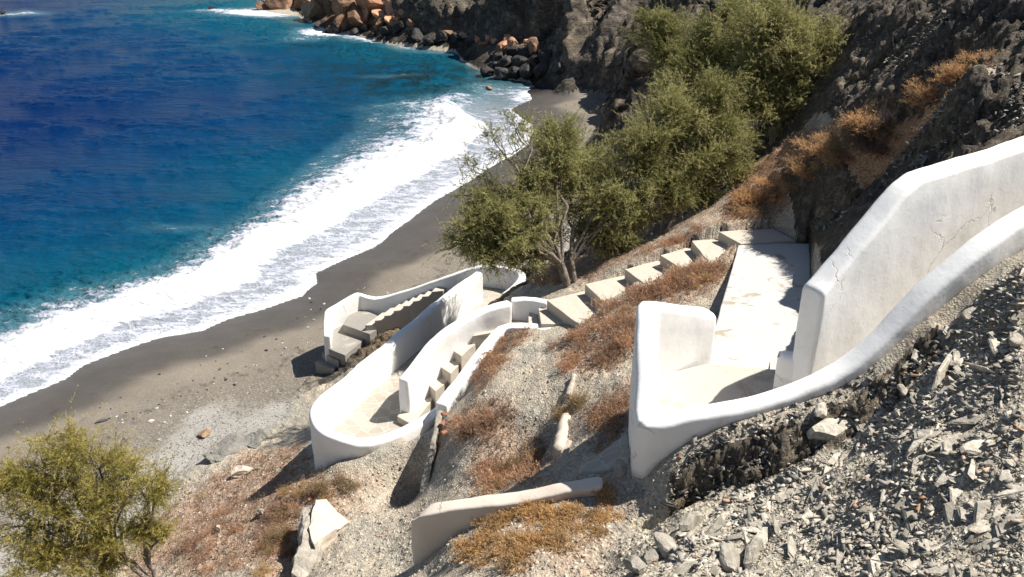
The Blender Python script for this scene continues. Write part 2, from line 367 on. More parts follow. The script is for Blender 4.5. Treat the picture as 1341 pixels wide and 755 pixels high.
def m_sea():
    t = NT('sea_water'); co = t.co(); d = t.attr('shore', 'Fac'); dk = t.attr('reef', 'Fac'); xf = t.attr('spume', 'Fac')
    off = t.math('MULTIPLY', d, -1.); offs = t.attr('offshore', 'Fac')
    w = t.noise(t.co((.05, .09, 1)), 1, 4, .6); w2 = t.noise(t.co((.25, .5, 1)), 1.4, 5, .65)
    o2 = t.math('ADD', off, t.math('MULTIPLY', t.math('SUBTRACT', w, .5), 14.))
    u = t.mr(o2, 0, 60, 0, 1, False)
    c = t.ramp(u, [(0, (.005, .092, .122)), (.09, (.0012, .068, .122)), (.20, (.0005, .039, .112)), (.34, (.0003, .020, .092)), (.65, (.0003, .0095, .066)), (1, (.0003, .0075, .056))])
    c = t.mix(t.mr(w2, .35, .7, 0, .35), c, t.mix(1.0, c, (.55, .6, .7), 'MULTIPLY'))
    c = t.mix(t.math('MULTIPLY', dk, t.mr(t.noise(co, .9, 5, .6), .36, .58)), c, (.008, .022, .024))
    # foam: density across the shore, broken up by noise
    wob = t.math('MULTIPLY', t.math('SUBTRACT', t.noise(co, .45, 4, .6), .5), 2.6)
    fo = t.math('MAXIMUM', t.math('ADD', offs, t.math('MULTIPLY', wob, t.mr(off, .8, 3.))), 0.)
    dens = t.ramp(t.mr(fo, 0, 10, 0, 1, False), [(0, 1.0), (.018, .78), (.08, .60), (.19, .58), (.24, .90), (.38, .98), (.46, .70), (.58, .50), (.76, .34), (.97, .0)])
    dens = t.math('MAXIMUM', t.math('MULTIPLY', dens, t.attr('surf', 'Fac')), xf)
    lace1 = t.voro(t.co((1, 1, .2), (0, 0, R(-35))), 2.1, 'DISTANCE_TO_EDGE').outputs['Distance']
    wv = t.n('ShaderNodeVectorMath', operation='ADD'); nz = t.n('ShaderNodeTexNoise'); nz.inputs['Scale'].default_value = 1.6; nz.inputs['Detail'].default_value = 4
    t.l(co, nz.inputs['Vector']); sc = t.n('ShaderNodeVectorMath', operation='SCALE'); sc.inputs['Scale'].default_value = .9; t.l(nz.outputs['Color'], sc.inputs[0])
    t.l(co, wv.inputs[0]); t.l(sc.outputs[0], wv.inputs[1])
    lace2 = t.voro(wv.outputs[0], 4.6, 'DISTANCE_TO_EDGE').outputs['Distance']
    n1 = t.noise(t.co((.7, 1.6, 1), (0, 0, R(-32))), 1.9, 8, .62, .4)
    pat = t.math('ADD', t.math('MULTIPLY', n1, 1.08), t.math('MULTIPLY', t.mr(lace2, 0, .22, 1, 0, False), .10))   # 0.2 .. 1.0
    need = t.math('SUBTRACT', 1.06, dens)                # threshold
    foam = t.mr(t.math('SUBTRACT', pat, need), -.02, .20)
    thin = t.mr(dens, .5, .95)
    fcol = t.mix(1.0, t.mix(thin, (.50, .52, .60), (.74, .75, .76)), t.ramp(t.noise(t.co((.9, 2.0, 1), (0, 0, R(-32))), 1.7, 7, .7), [(.3, .86), (.6, 1.06)]), 'MULTIPLY')
    milky = t.mix(t.math('MULTIPLY', t.mr(dens, .12, .6), .5), c, (.12, .24, .28)); milky = t.mix(t.math('MULTIPLY', t.mr(off, 1.6, 3.2, 1, 0), t.math('MULTIPLY', t.attr('surf', 'Fac'), .85)), milky, (.33, .345, .385))
    t.col(t.mix(foam, milky, fcol))
    t.l(t.mix(foam, (.12,) * 3, (.9,) * 3), t.b.inputs['Roughness'])
    t.b.inputs['IOR'].default_value = 1.33; t.b.inputs['Specular IOR Level'].default_value = .07
    rip = t.math('ADD', t.noise(t.co((.55, 1.3, 1), (0, 0, R(-8))), 2.4, 7, .62), t.math('MULTIPLY', t.noise(t.co((.2, .5, 1), (0, 0, R(12))), 1.2, 4, .5), 1.6))
    p = t.bump(rip, .27, 1.); t.bump(t.math('MULTIPLY', foam, n1), .12, .7, p)
    return t.m

M = {}
M['plaster'] = m_plaster('whitewashed_plaster')
M['plaster_old'] = m_plaster('old_plaster', (.66, .57, .48), .6)
M['concrete'] = m_concrete('concrete_tread', (.56, .50, .42), (.68, .64, .58), .35)
M['step_render'] = m_concrete('rendered_steps', (.56, .51, .44), (.66, .62, .55), .5)
M['shaded_step'] = m_concrete('shaded_steps', (.31, .292, .262), (.44, .41, .36), .4)  # grey concrete, colour darkened to stand in for shade on the risers
M['path'] = m_concrete('whitewashed_path', (.58, .56, .53), (.40, .345, .27), .42, 1.5)
M['landing'] = m_concrete('landing_paving', (.55, .50, .43), (.45, .385, .31), .6, 1.4)
M['flag'] = m_flag('crazy_paving')
M['sand'] = m_sand()
M['soil'] = m_ground('dry_soil', bumpd=.028, sc=24)
M['scree'] = m_ground('slate_scree', bumpd=.06, sc=14)
M['rock'] = m_rock('schist_rock', sc=1.5)
M['bank'] = m_rock('bedded_bank', (.27, .235, .19), (.46, .40, .31), (.12, .105, .09), sc=2.2)
M['cliff'] = m_rock('cliff_rock', (.16, .132, .104), (.38, .32, .245), (.05, .044, .038), sc=.5)
M['shard'] = m_plain('slate_shard', (.29, .262, .215), (.53, .48, .395), 9, .75, .02, rnd=.4)
M['pale_stone'] = m_plain('pale_stone', (.30, .27, .22), (.45, .41, .35), 8, .9, .03, rnd=.2)
M['tan_stone'] = m_plain('tan_stone', (.26, .17, .10), (.38, .27, .18), 6, .9, .03)
M['orange_rock'] = m_plain('orange_rock', (.48, .235, .13), (.64, .37, .23), 1.6, .85, .12, rnd=.35)
M['dark_rock'] = m_plain('wet_black_rock', (.020, .019, .019), (.07, .06, .05), 1.8, .5, .1, rnd=.4)
M['brown_rock'] = m_plain('brown_rock', (.22, .12, .07), (.40, .245, .15), 1.8, .8, .12, rnd=.4)
M['pebble'] = m_plain('beach_pebble', (.30, .29, .27), (.6, .58, .54), 9, .8, .01, rnd=.4)
M['dark_pebble'] = m_plain('dark_pebble', (.03, .03, .03), (.09, .085, .08), 9, .7, .01, rnd=.4)
M['brick'] = m_plain('broken_brick', (.34, .13, .075), (.46, .22, .14), 14, .9, .02)
M['bark'] = m_plain('tamarisk_bark', (.12, .095, .075), (.30, .25, .20), 16, .9, .02)
M['wood'] = m_plain('bleached_wood', (.36, .30, .24), (.52, .46, .39), 14, .9, .01)
M['leaf_green'] = m_leaf('tamarisk_green', (.12, .135, .035), (.50, .465, .22))
M['leaf_yellow'] = m_leaf('tamarisk_yellow', (.17, .175, .04), (.56, .46, .15))
M['leaf_olive'] = m_leaf('tamarisk_olive', (.13, .14, .04), (.52, .475, .22))
M['dry_red'] = m_leaf('dry_red_scrub', (.30, .165, .10), (.64, .42, .27), .8)
M['dry_orange'] = m_leaf('dry_orange_scrub', (.34, .185, .085), (.68, .45, .25), .8)
M['dry_gold'] = m_leaf('dry_gold_scrub', (.38, .22, .09), (.66, .45, .23), .8)
M['straw'] = m_leaf('straw_grass', (.30, .19, .09), (.52, .38, .21), .8)
M['dry_grey'] = m_leaf('dry_grey_scrub', (.10, .075, .06), (.24, .19, .16), .8)

# ---------------------------------------------------------------- masonry
def chaikin(P, n):
    P = [np.array(p, float) for p in P]
    for _ in range(n):
        Q = [P[0]]
        for a, b in zip(P[:-1], P[1:]): Q += [a * .75 + b * .25, a * .25 + b * .75]
        Q.append(P[-1]); P = Q
    return P
def tight(P, idx, r=.22):
    """keep a corner crisp: add points r away on both sides"""
    out = []
    for i, p in enumerate(P):
        p = np.array(p, float)
        if i in idx:
            a = np.array(P[i - 1], float); b = np.array(P[i + 1], float)
            la, lb = np.linalg.norm((a - p)[:2]), np.linalg.norm((b - p)[:2])
            out += [p + (a - p) * min(.45, r / la), p, p + (b - p) * min(.45, r / lb)]
        else: out.append(p)
    return out
def wall_mesh(P, thick, smooth=2, step=.07, rnd=.07, endr=.06, amp=.019, seed=1):
    """rounded plaster wall swept along P = [(x, y, z_top, z_bottom)]"""
    P = chaikin(P, smooth); P = np.array(P)
    seg = np.linalg.norm(np.diff(P[:, :2], axis=0), axis=1); s = np.r_[0, np.cumsum(seg)]
    L = s[-1]; n = max(4, int(L / step))
    ss = np.linspace(0, L, n + 1)
    e = np.array([.0, .08, .3, .62]) * endr
    ss = np.unique(np.r_[e, ss[(ss > endr) & (ss < L - endr)], endr, L - endr, L - e])
    Q = np.c_[[np.interp(ss, s, P[:, i]) for i in range(4)]].T
    T = np.gradient(Q[:, :2], ss, axis=0)
    for _ in range(2): T[1:-1] = (T[:-2] + T[1:-1] * 2 + T[2:]) / 4
    T /= np.linalg.norm(T, axis=1)[:, None] + 1e-9; N = np.c_[-T[:, 1], T[:, 0]]
    ed = np.minimum(ss, L - ss); f = np.clip(ed / endr, 0, 1); sh = np.sqrt(1 - (1 - f) ** 2)    # end rounding
    hw = thick / 2 - (1 - sh) * endr * .9; tz = Q[:, 2] - (1 - sh) * endr * .7
    r = min(rnd, thick / 2 * .92); prof = []
    nv = 9
    for k in range(nv): prof.append((1.0, 'v', k / nv))
    for a in np.linspace(0, 90, 5): prof.append((a, 'a', 0))
    prof2 = prof + [(None, 'm', 0)]
    rows = []
    def side(sg):
        out = []
        for p in prof:
            if p[1] == 'v': off = hw; zz = Q[:, 3] + (tz - r - Q[:, 3]) * p[2]
            else:
                a = R(p[0]); off = hw - r + r * math.cos(a); zz = tz - r + r * math.sin(a)
            out.append(np.c_[Q[:, :2] + N * (off * sg)[:, None], zz])
        return out
    A = side(1); B = side(-1)[::-1]
    prof_pts = A + [np.c_[Q[:, :2], tz + .006]] + B
    m = len(prof_pts); V = np.stack(prof_pts, 1)          # (n, m, 3)
    nn = len(ss)
    flat = V.reshape(-1, 3)
    dx = amp * fbm(flat[:, 0] * 1.7, flat[:, 1] * 1.7, flat[:, 2] * 1.7, 3, seed * 7 + 1) + .004 * pn(flat[:, 0] * 9, flat[:, 1] * 9, flat[:, 2] * 9, seed)
    nrm = np.repeat(N[:, None, :], m, 1).reshape(-1, 2)
    sgn = np.tile(np.r_[np.ones(len(A)), 0, -np.ones(len(B))], nn)
    flat[:, :2] += nrm * (dx * sgn)[:, None]
    flat[:, 2] += 1.3 * amp * fbm(flat[:, 0] * 1.3, flat[:, 1] * 1.3, 0, 3, seed * 7 + 5) * (np.tile(np.arange(m), nn) % (m) > 4)
    idx = np.arange(nn * m).reshape(nn, m)
    F = [[idx[i, j], idx[i + 1, j], idx[i + 1, j + 1], idx[i, j + 1]] for i in range(nn - 1) for j in range(m - 1)]
    F = [list(map(int, f)) for f in F]
    F.append([int(k) for k in idx[0]]); F.append([int(k) for k in idx[-1][::-1]])
    return flat, F
WALLS = []
def wall(name, parts, label, cat='wall', mat='plaster', parent=None):
    """parts: list of (P, kwargs) joined in one mesh"""
    V = []; F = []
    for P, kw in parts:
        v, f = wall_mesh(P, **kw); o = sum(len(k) for k in V); V.append(v); F += [[i + o for i in q] for q in f]
        PROTECT.append([(p[0], p[1]) for p in P])
    WALLS.append((name, np.concatenate(V), F, label, cat, mat))
def slab(bm, top, th, r=.02):
    """bevelled slab from its top outline [(x,y,z)] (any order round)"""
    a = sum(top[i][0] * top[(i + 1) % len(top)][1] - top[(i + 1) % len(top)][0] * top[i][1] for i in range(len(top)))
    if a < 0: top = top[::-1]
    t = [bm.verts.new(p) for p in top]; b = [bm.verts.new((p[0], p[1], p[2] - th)) for p in top]
    fs = [bm.faces.new(t), bm.faces.new(b[::-1])]; n = len(t)
    for i in range(n): fs.append(bm.faces.new((t[i], b[i], b[(i + 1) % n], t[(i + 1) % n])))
    es = {e for e in fs[0].edges} | {f_e for f in fs[2:] for f_e in f.edges}
    bmesh.ops.bevel(bm, geom=list(es), offset=r, segments=2, affect='EDGES', profile=.6)
def rough_up(bm, amp=.006, cuts=None, size=.12, seed=0):
    """subdivide long edges and make cast edges slightly uneven"""
    for _ in range(5):
        es = [e for e in bm.edges if e.calc_length() > size * 1.8]
        if not es: break
        bmesh.ops.subdivide_edges(bm, edges=es, cuts=1, use_grid_fill=True)
    bmesh.ops.triangulate(bm, faces=[f for f in bm.faces if len(f.verts) > 4])
    co = np.array([v.co for v in bm.verts])
    d = [amp * fbm(co[:, 0] * 3, co[:, 1] * 3, co[:, 2] * 3, 3, seed + 100 * k) for k in range(3)]
    for i, v in enumerate(bm.verts): v.co += Vector((d[0][i], d[1][i], d[2][i]))
def bm_obj(name, bm, mat, parent=None, smooth=False):
    bmesh.ops.recalc_face_normals(bm, faces=bm.faces)
    me = bpy.data.meshes.new(name); bm.to_mesh(me); bm.free()
    if smooth: me.polygons.foreach_set('use_smooth', np.ones(len(me.polygons), bool))
    return obj(name, me, M[mat], parent)
def stair(name, treads, label, mat='concrete', th=.24, category='stairs', part='step', drop=None):
    c = np.mean([np.mean(t, 0) for t in treads], 0)
    t = thing(name, tuple(c), label, category); t['kind'] = 'thing'
    for i, q in enumerate(treads):
        bm = bmesh.new(); slab(bm, [tuple(np.array(p) - c) for p in q], th if np.isscalar(th) else th[i], .012); rough_up(bm, .011, size=.11, seed=i * 7)
        bm_obj(part, bm, mat if isinstance(mat, str) else mat[i], t); carve(q, .12)
    return t
def q(z, *uv): return [U(u, v, z) for u, v in uv]
def W(pts, zb):
    """[(u,v,ztop)] -> [(x,y,ztop,zbottom)]"""
    out = []
    for i, p in enumerate(pts):
        x, y, z = U(*p[:3]); out.append((x, y, z, zb if np.isscalar(zb) else zb[i]))
    return out

# --- near landing: back wall, sloping side wall, front parapet climbing the upper stairs
back = [(2.52, 10.36, 6.60, 5.0), (2.05, 10.02, 6.82, 4.9), (1.62, 9.74, 7.02, 4.6)]
side = [(1.62, 9.74, 7.0, 4.6), (1.56, 9.2, 6.74, 4.7), (1.50, 8.46, 6.2, 4.7)]
front = [(1.50, 8.47, 6.21, 4.7), (2.1, 8.45, 6.35, 5.4), (2.7, 8.44, 6.50, 5.7), (3.15, 8.45, 6.66, 5.9), (3.54, 8.50, 6.87, 6.1), (3.93, 8.60, 7.2, 6.4), (4.31, 8.75, 7.62, 6.7), (4.88, 8.95, 8.07, 7.1), (5.5, 9.2, 8.41, 7.5), (6.5, 9.65, 8.6, 7.9), (8, 10.3, 8.9, 8.2)]
wall('landing_wall', [(tight(back + side[1:] + front[1:], [2, 4], .16), dict(thick=.28, smooth=2, rnd=.07, endr=.05, seed=3))],
     'white wall wrapping the near landing, tall at its back, low in front, climbing right')
big = [(3.44, 9.42, 7.36, 5.2), (3.55, 9.49, 7.43, 5.2), (4.1, 9.835, 7.96, 5.4), (4.50, 10.085, 8.35, 5.8), (4.70, 10.21, 8.455, 6.0), (5.3, 10.585, 8.47, 6.4), (6.58, 11.385, 8.50, 6.8), (8.0, 12.27, 8.65, 7.6)]
big = [(x * .975, y * .975, 12 - (12 - z) * .975, b) for x, y, z, b in big]
wall('stair_wall', [(tight(big, [1, 4], .1), dict(thick=.30, smooth=2, rnd=.07, endr=.05, seed=6)),
                    ([(3.16, 9.42, 6.56, 5.0), (3.30, 9.36, 6.56, 5.0), (3.42, 9.32, 6.56, 5.0)], dict(thick=.2, smooth=1, rnd=.09, endr=.09, seed=12))],
     'tallest white plaster wall with smooth sloping top, rising to the right edge')
# --- lower switchback walls
w1 = W([(577, 530, 3.54), (592, 510, 3.62), (628, 463, 3.82), (655, 430, 3.96), (668, 425, 4.02), (700, 426, 4.08), (750, 431, 4.12)], [2.0, 2.0, 2.4, 2.8, 3.0, 3.1, 3.2])
wall('terrace_wall', [(tight(w1, [4], .25), dict(thick=.22, smooth=1, rnd=.03, endr=.04, amp=.02, seed=7))],
     'white wall top edging the dry terrace, with a broken brick end')
w2 = W([(527, 497, 3.62), (545, 474, 3.72), (572, 441, 3.93), (590, 428, 4.0), (620, 409, 4.1), (648, 400, 4.17), (668, 394, 4.2)], [2.4, 2.4, 2.4, 2.5, 2.6, 2.8, 3.0])
w2b = W([(669, 391, 4.2), (693, 389, 4.24), (719, 394, 4.28)], [2.9, 3.0, 3.2])
RET = [(U(578,531,3.6)[0], U(578,531,3.6)[1] - .05, 3.55, 1.8), (U(571,560,3.5)[0], U(571,560,3.5)[1], 3.50, 1.7), (U(562,600,3.38)[0], U(562,600,3.38)[1], 3.34, 1.7), (U(554,642,3.12)[0], U(554,642,3.12)[1], 3.08, 1.8)]
wall('retaining_wall', [(RET, dict(thick=.09, smooth=1, rnd=.02, endr=.04, amp=.035, seed=27))], 'crumbling edge wall dropping from the broken brick end down the terrace flank', mat='pale_stone')
wall('middle_wall', [(w2, dict(thick=.21, smooth=2, rnd=.05, endr=.05, seed=8)), (w2b, dict(thick=.18, smooth=1, rnd=.05, endr=.04, seed=9))],
     'white wavy wall between the ramp and the narrow steps, bending behind the small landing')
w3 = W([(613, 503, 3.30), (570, 540, 3.22), (520, 566, 3.18), (478, 579, 3.2), (447, 571, 3.25), (420, 560, 3.32), (411, 542, 3.42), (417, 523, 3.5), (433, 511, 3.52), (450, 498, 3.48), (500, 456, 3.36), (550, 414, 3.22), (600, 374, 3.12), (628, 355, 3.08)],
       [2.2, 2.1, 1.9, 1.7, 1.3, 1.2, 1.2, .8, .2, .2, .2, .4, .6, .8])
wall('curved_wall', [(w3, dict(thick=.21, smooth=2, rnd=.07, endr=.06, seed=10))],
     'long white wall sweeping round the bulging ramp corner and running back towards the tree')
w4 = W([(428, 440, 1.45), (428, 424, 1.54), (429, 406, 1.65), (448, 394, 1.72), (469, 383, 1.76), (482, 388, 1.66), (497, 391, 1.61), (540, 377, 2.05), (589, 360, 2.5), (625, 347, 2.82), (652, 347, 2.86), (676, 352, 2.84), (686, 360, 2.80), (676, 373, 2.66), (658, 386, 2.5)],
       [.1, .1, .1, .1, .1, .1, .1, .2, .3, .4, .5, .8, 1., 1.5, 1.8])
wall('beach_wall', [(tight(w4, [2, 4], .18), dict(thick=.17, smooth=2, rnd=.045, endr=.04, seed=11))],
     'white wall nearest the sea, angled round the beach steps and curving below the tree')
# --- broken remains
w5 = W([(546, 682, 4.46), (551, 672, 4.66), (563, 666, 4.73), (590, 660, 4.84), (640, 654, 4.98), (690, 648, 5.1), (745, 637, 5.28), (790, 627, 5.42)], [3.0, 3.2, 3.4, 3.5, 3.7, 4.0, 4.4, 4.6])
w5e = W([(552, 672, 4.70), (545, 690, 4.3), (541, 715, 3.85)], 3.0)
wall('broken_parapet', [(w5, dict(thick=.22, smooth=1, rnd=.035, endr=.07, amp=.03, seed=13))],
     'low pinkish broken parapet half buried in soil, cracked at its left end', mat='plaster_old')

# --- floors and steps
stair('long_steps', [q(5.40, (941, 303), (1011, 298.6), (1042, 314), (970, 319)),
    q(5.21, (905.6, 315), (944, 312), (962, 328), (931, 346)), q(5.02, (865, 334), (905, 322), (922, 338), (896.6, 354)),
    q(4.80, (818, 352), (866, 339.5), (884, 355), (849.5, 375)), q(4.58, (766, 371.5), (821, 359.5), (841, 377), (789, 394)),
    q(4.36, (716, 393), (770, 379), (792, 400), (759, 425)), q(4.16, (705, 404), (728, 390), (762, 424), (709, 424)), q(3.98, (692, 408), (712, 397), (716, 424), (692, 424)),
    q(3.80, (668, 413), (700, 402), (701, 428), (664, 430))],
    'flight of wide beige concrete steps crossing the slope below the tree', th=.34)
PATHQ = [U(918, 492, 5.8), U(968, 318, 5.36), U(1060, 318, 5.36), U(1065, 492, 5.8)]
PROTECT.append([(3.9, 9.9), (4.9, 13), (5.3, 15.6)]); PROTECT.append([(2.3, 9.9), (4.3, 15.6)])
carve([(3.4, 8.5, 5.9), (3.4, 9.4, 5.9), (8.6, 12.5, 7.6), (8.6, 10.5, 7.6)], .2)
def plank(name, pts, th, mat, label, cat):
    c = np.mean(pts, 0); bm = bmesh.new(); slab(bm, [tuple(np.array(p) - c) for p in pts], th, .02); rough_up(bm, .012, size=.2, seed=len(name))
    o = bm_obj(name, bm, mat); o.location = c; tag(o, label, cat, kind='thing'); carve(pts, .12); return o
plank('footpath', PATHQ, .35, 'path', 'pale whitewashed straight path between the dry bank and the dark hillside', 'path')
LANDQ = [(1.52, 8.45, 6.0), (1.70, 9.72, 6.0), (2.5, 10.03, 6.0), (3.48, 9.86, 6.0), (3.6, 9.4, 6.0), (3.6, 8.45, 6.0)]
stair('upper_stairs', [LANDQ] + [[(3.74 + .26 * i + a, 8.56 + .15 * i + b, 6.12 + .125 * i) for a, b in ((0, 0), (-.50, .87), (-.20, 1.04), (.30, .17))] for i in range(16)],
      'beige paved landing of the walled stairs at the near end of the path', 'landing', th=.4)
stair('narrow_steps', [q(3.72, (640, 425), (672, 421), (668, 431), (618, 440)),
    q(3.55, (592, 458), (640, 424), (640, 434), (604, 466)), q(3.37, (572, 477), (607, 449), (609, 468), (590, 489)),
    q(3.17, (556, 498), (590, 470), (592, 494), (570, 512)), q(2.96, (520, 545), (568, 486), (578, 507), (540, 556))],
    'narrow stone steps squeezed between the wavy wall and the terrace wall', th=.42)
RAMP = [U(425, 556, 2.84), U(470, 578, 2.84), U(546, 556, 2.84), U(528, 520, 2.84), U(615, 412, 2.42), U(664, 386, 2.30), U(672, 362, 2.26), U(632, 362, 2.26), U(560, 416, 2.46), U(444, 512, 2.84)]
plank('ramp', RAMP, .30, 'flag', 'crazy paved ramp running between the curved wall and the wavy wall', 'ramp')
b4 = [np.array(U(478 + 12.4 * i, 426 - 6.6 * i * .96, 1.46 + .105 * i)) for i in range(9)]
far = [np.array(U(500 + 11.5 * i, 409 - 6.2 * i * .98, 1.46 + .105 * i)) for i in range(9)]
lowt = [q(1.32, (431, 431), (470, 402), (500, 420), (482, 432), (450, 425))]
lowt = [q(1.32, (449, 425), (466, 400), (500, 416), (506, 424), (484, 437))]
for i in range(8):
    a0, a1, f0, f1 = b4[i], b4[i + 1] + (b4[i + 1] - b4[i]) * .25, far[i], far[i + 1] + (far[i + 1] - far[i]) * .25
    z = 1.46 + .105 * i
    lowt.append([(*a0[:2], z), (*a1[:2], z), (*f1[:2], z), (*f0[:2], z)])
lowt += [q(1.12, (430, 456), (432, 424), (452, 421), (486, 436), (452, 465)), q(.94, (421, 461.5), (430, 457), (451, 464), (443, 472.5)), q(.76, (412, 473), (420, 469), (443, 477), (437, 484))]
stair('beach_steps', lowt, 'lowest grey steps, some darkened for shade, turning down onto the dark sand inside the seaward wall', ['shaded_step'] + ['step_render'] * 8 + ['shaded_step'] * 3, th=[.5] + [.5] * 8 + [.6, .45, .4])

# ---------------------------------------------------------------- ground
NA, NR = 900, 1000
az = np.radians(np.concatenate([np.linspace(-62, -33, 60, endpoint=False), np.linspace(-33, 36, NA - 140), np.linspace(36.4, 75, 80)]))
rr = np.concatenate([np.exp(np.linspace(math.log(2.2), math.log(78), NR - 60)), np.exp(np.linspace(math.log(80), math.log(2500), 60))])
AZ, RR = np.meshgrid(az, rr); gx = (RR * np.sin(AZ)).ravel(); gy = (RR * np.cos(AZ)).ravel()
gx = gx; gy = gy
H = terrain(gx, gy); D = shore_d(gx, gy); HB = beach_h(D)
farm = sstep(85, 110, np.hypot(gx, gy)); H = H * (1 - farm) + np.where(D > 0, 5 + 3 * fbm(gx * .01, gy * .01, 0, 3, 5), -4) * farm
hraw = hill(gx, gy)
isb = (H < HB + .055) & (D < 9.5) & (gy < 60)
_, wscree, wcliff, wrock, whol = zones(gx, gy, hraw, D)

# albedo of the ground, by zone in plan
def poly_hit(pts): return [hit(u, v)[:2] for u, v in pts]
def soft(poly, w=.35):
    ins = in_poly(gx, gy, poly); d = dist_line(gx, gy, poly + poly[:1]); d = np.where(ins, d, -d)
    return sstep(-w, w, d + .45 * fbm(gx * 1.4, gy * 1.4, 0, 4, 77))
n1 = fbm(gx * .8, gy * .8, 0, 4, 91); n2 = fbm(gx * 3.1, gy * 3.1, 0, 4, 92); n3 = fbm(gx * .35, gy * .35, 0, 3, 93)
def L(a, b, t): return np.asarray(a) * (1 - t[:, None]) + np.asarray(b) * t[:, None]
soil = L((.40, .35, .28), (.34, .315, .265), sstep(-.3, .4, n1)); soil = L(soil, (.47, .41, .325), sstep(.1, .6, n2) * .6)
litter = np.zeros(gx.shape)
LITTER = [([(230, 660), (330, 590), (400, 580), (410, 620), (470, 640), (400, 755), (170, 755), (180, 700)], .95),
          ([(615, 500), (660, 430), (700, 428), (650, 490), (625, 520)], .8), ([(720, 455), (780, 410), (850, 380), (960, 320), (970, 345), (930, 390), (830, 420), (830, 470), (770, 500)], .9),
          ([(600, 540), (660, 520), (690, 560), (720, 600), (700, 640), (630, 640)], .75), ([(760, 540), (830, 500), (830, 560), (780, 600)], .7),
          ([(940, 300), (960, 240), (1050, 170), (1150, 130), (1290, 60), (1310, 90), (1200, 190), (1100, 220), (1040, 260), (1010, 300)], 1.0),
          ([(700, 370), (700, 355), (850, 320), (960, 285), (940, 300), (760, 372)], .95), ([(740, 330), (900, 200), (960, 240), (940, 290), (800, 340)], .7),
          ([(600, 755), (620, 690), (740, 640), (830, 650), (800, 755)], .6)]
for pts, s in LITTER: litter = np.maximum(litter, soft(poly_hit(pts)) * s)
litter = np.clip(litter + .25 * n2, 0, 1) * sstep(-.35, .25, n2 + .6 * litter)
lit_c = L((.27, .16, .105), (.36, .25, .18), sstep(-.4, .4, n2))
lit_c = L(lit_c, (.40, .225, .12), soft(poly_hit(LITTER[5][0])) * .8)
col = L(soil, lit_c, np.clip(litter * .85, 0, 1))
scree_c = L((.34, .31, .255), (.43, .39, .315), sstep(-.3, .4, n2)); scree_c = L(scree_c, (.46, .40, .305), sstep(.15, .5, n1) * .7)
col = L(col, scree_c, wscree)
dj = D + .5 * n3 + .25 * n1
sand = L((.078, .070, .062), (.20, .172, .138), sstep(1.7, 2.6, dj)); sand = L(sand, (.36, .335, .30), sstep(4.6, 5.3, dj + .5 * n1))
landcol = col; col = L(col, sand, sstep(.075, .04, H - HB) * (D < 9.8) * (gy < 60))
rockc = L((.75, .75, .76), (1.25, 1.18, 1.05), sstep(-.3, .4, n1))
sand = sand * (1 - .45 * (sstep(.22, .02, np.abs(dj - 3.4 + .6 * n1)) * sstep(.0, .35, n2) + .6 * sstep(.12, .02, np.abs(dj - 1.5)) * sstep(.1, .4, n2))[:, None])
orange = sstep(-7.5, -8.8, gx + .1 * (gy - 60)) * sstep(50, 54, gy)
wet = sstep(.9, .15, H) * sstep(35, 40, gy)
rockc = rockc * (1 - .72 * wet[:, None]); rockc = L(rockc, (2.6, 1.45, .9), orange * (1 - wet) * .6)
sand = sand * (1 - .75 * sstep(46.5, 48, gy))[:, None]
# face sets: beach / hillside / scree / rock / cliff
nr, na = len(rr), len(az)
idx = np.arange(nr * na).reshape(nr, na)
FQ = np.stack([idx[:-1, :-1], idx[1:, :-1], idx[1:, 1:], idx[:-1, 1:]], -1).reshape(-1, 4)[:, ::-1]
kind = np.where(isb, 0, np.where(whol > .5, 5, np.where(wcliff > .5, 4, np.where(np.maximum(wrock, whol) > .55, 3, np.where(wscree > .5, 2, 1)))))
fk = kind[FQ[:, 0]]
keep = (H[FQ].max(1) > -2.4) | True
PV = np.c_[gx, gy, H]
# crags: rock faces pushed in and out along their own normals
G3 = PV.reshape(nr, na, 3); Nn = np.cross(np.gradient(G3, axis=1), np.gradient(G3, axis=0)); Nn /= np.linalg.norm(Nn, axis=2)[..., None] + 1e-9
Nn = Nn.reshape(-1, 3); Nn *= np.sign(Nn[:, 2:3] + 1e-9)
ca, sa_ = math.cos(R(38)), math.sin(R(38)); tx, ty = gx * ca + gy * sa_, -gx * sa_ + gy * ca
crag = wcliff * sstep(.8, 2.2, H) * (1.5 * (ridged(gx * .10, gy * .10, H * .10, 2, 301) - .75) + .75 * (ridged(tx * .18, ty * .4, H * .35, 4, 311) - 1.0) + .10 * ridged(gx * 1.1, gy * 1.1, H * 1.1, 3, 321))
mp = np.full(gx.shape, 9.)
for ln in PROTECT: mp = np.minimum(mp, dist_line(gx, gy, ln))
crag += wrock * (1 - wcliff) * sstep(.15, .9, mp) * (.13 * (ridged(gx * .45, gy * .45, H * .45, 3, 331) - 1.0) + .09 * (ridged(tx * 1.2, ty * 5, H * 4, 4, 341) - 1.))
crag += whol * .09 * (ridged(tx * 1.0, ty * 6, H * 5, 4, 351) - 1.)
PV = PV + Nn * crag[:, None]
for k, (nm, mt, lb) in enumerate([('beach', 'sand', 0), ('hillside', 'soil', 0), ('scree_slope', 'scree', 0), ('rocky_bank', 'rock', 0), ('cliff', 'cliff', 0), ('rock_bank', 'bank', 0)]):
    f = FQ[fk == k]
    if not len(f): continue
    u, inv = np.unique(f, return_inverse=True); me = mesh(nm, PV[u], inv.reshape(-1, 4), True)
    add_col(me, 'ground', (rockc if k >= 3 else sand if k == 0 else col)[u]); 
    if k == 0: add_float(me, 'shore', D[u]); add_float(me, 'dry', sstep(2.2, 5.0, dj)[u])
    tag(obj(nm, me, M[mt]), kind='structure')

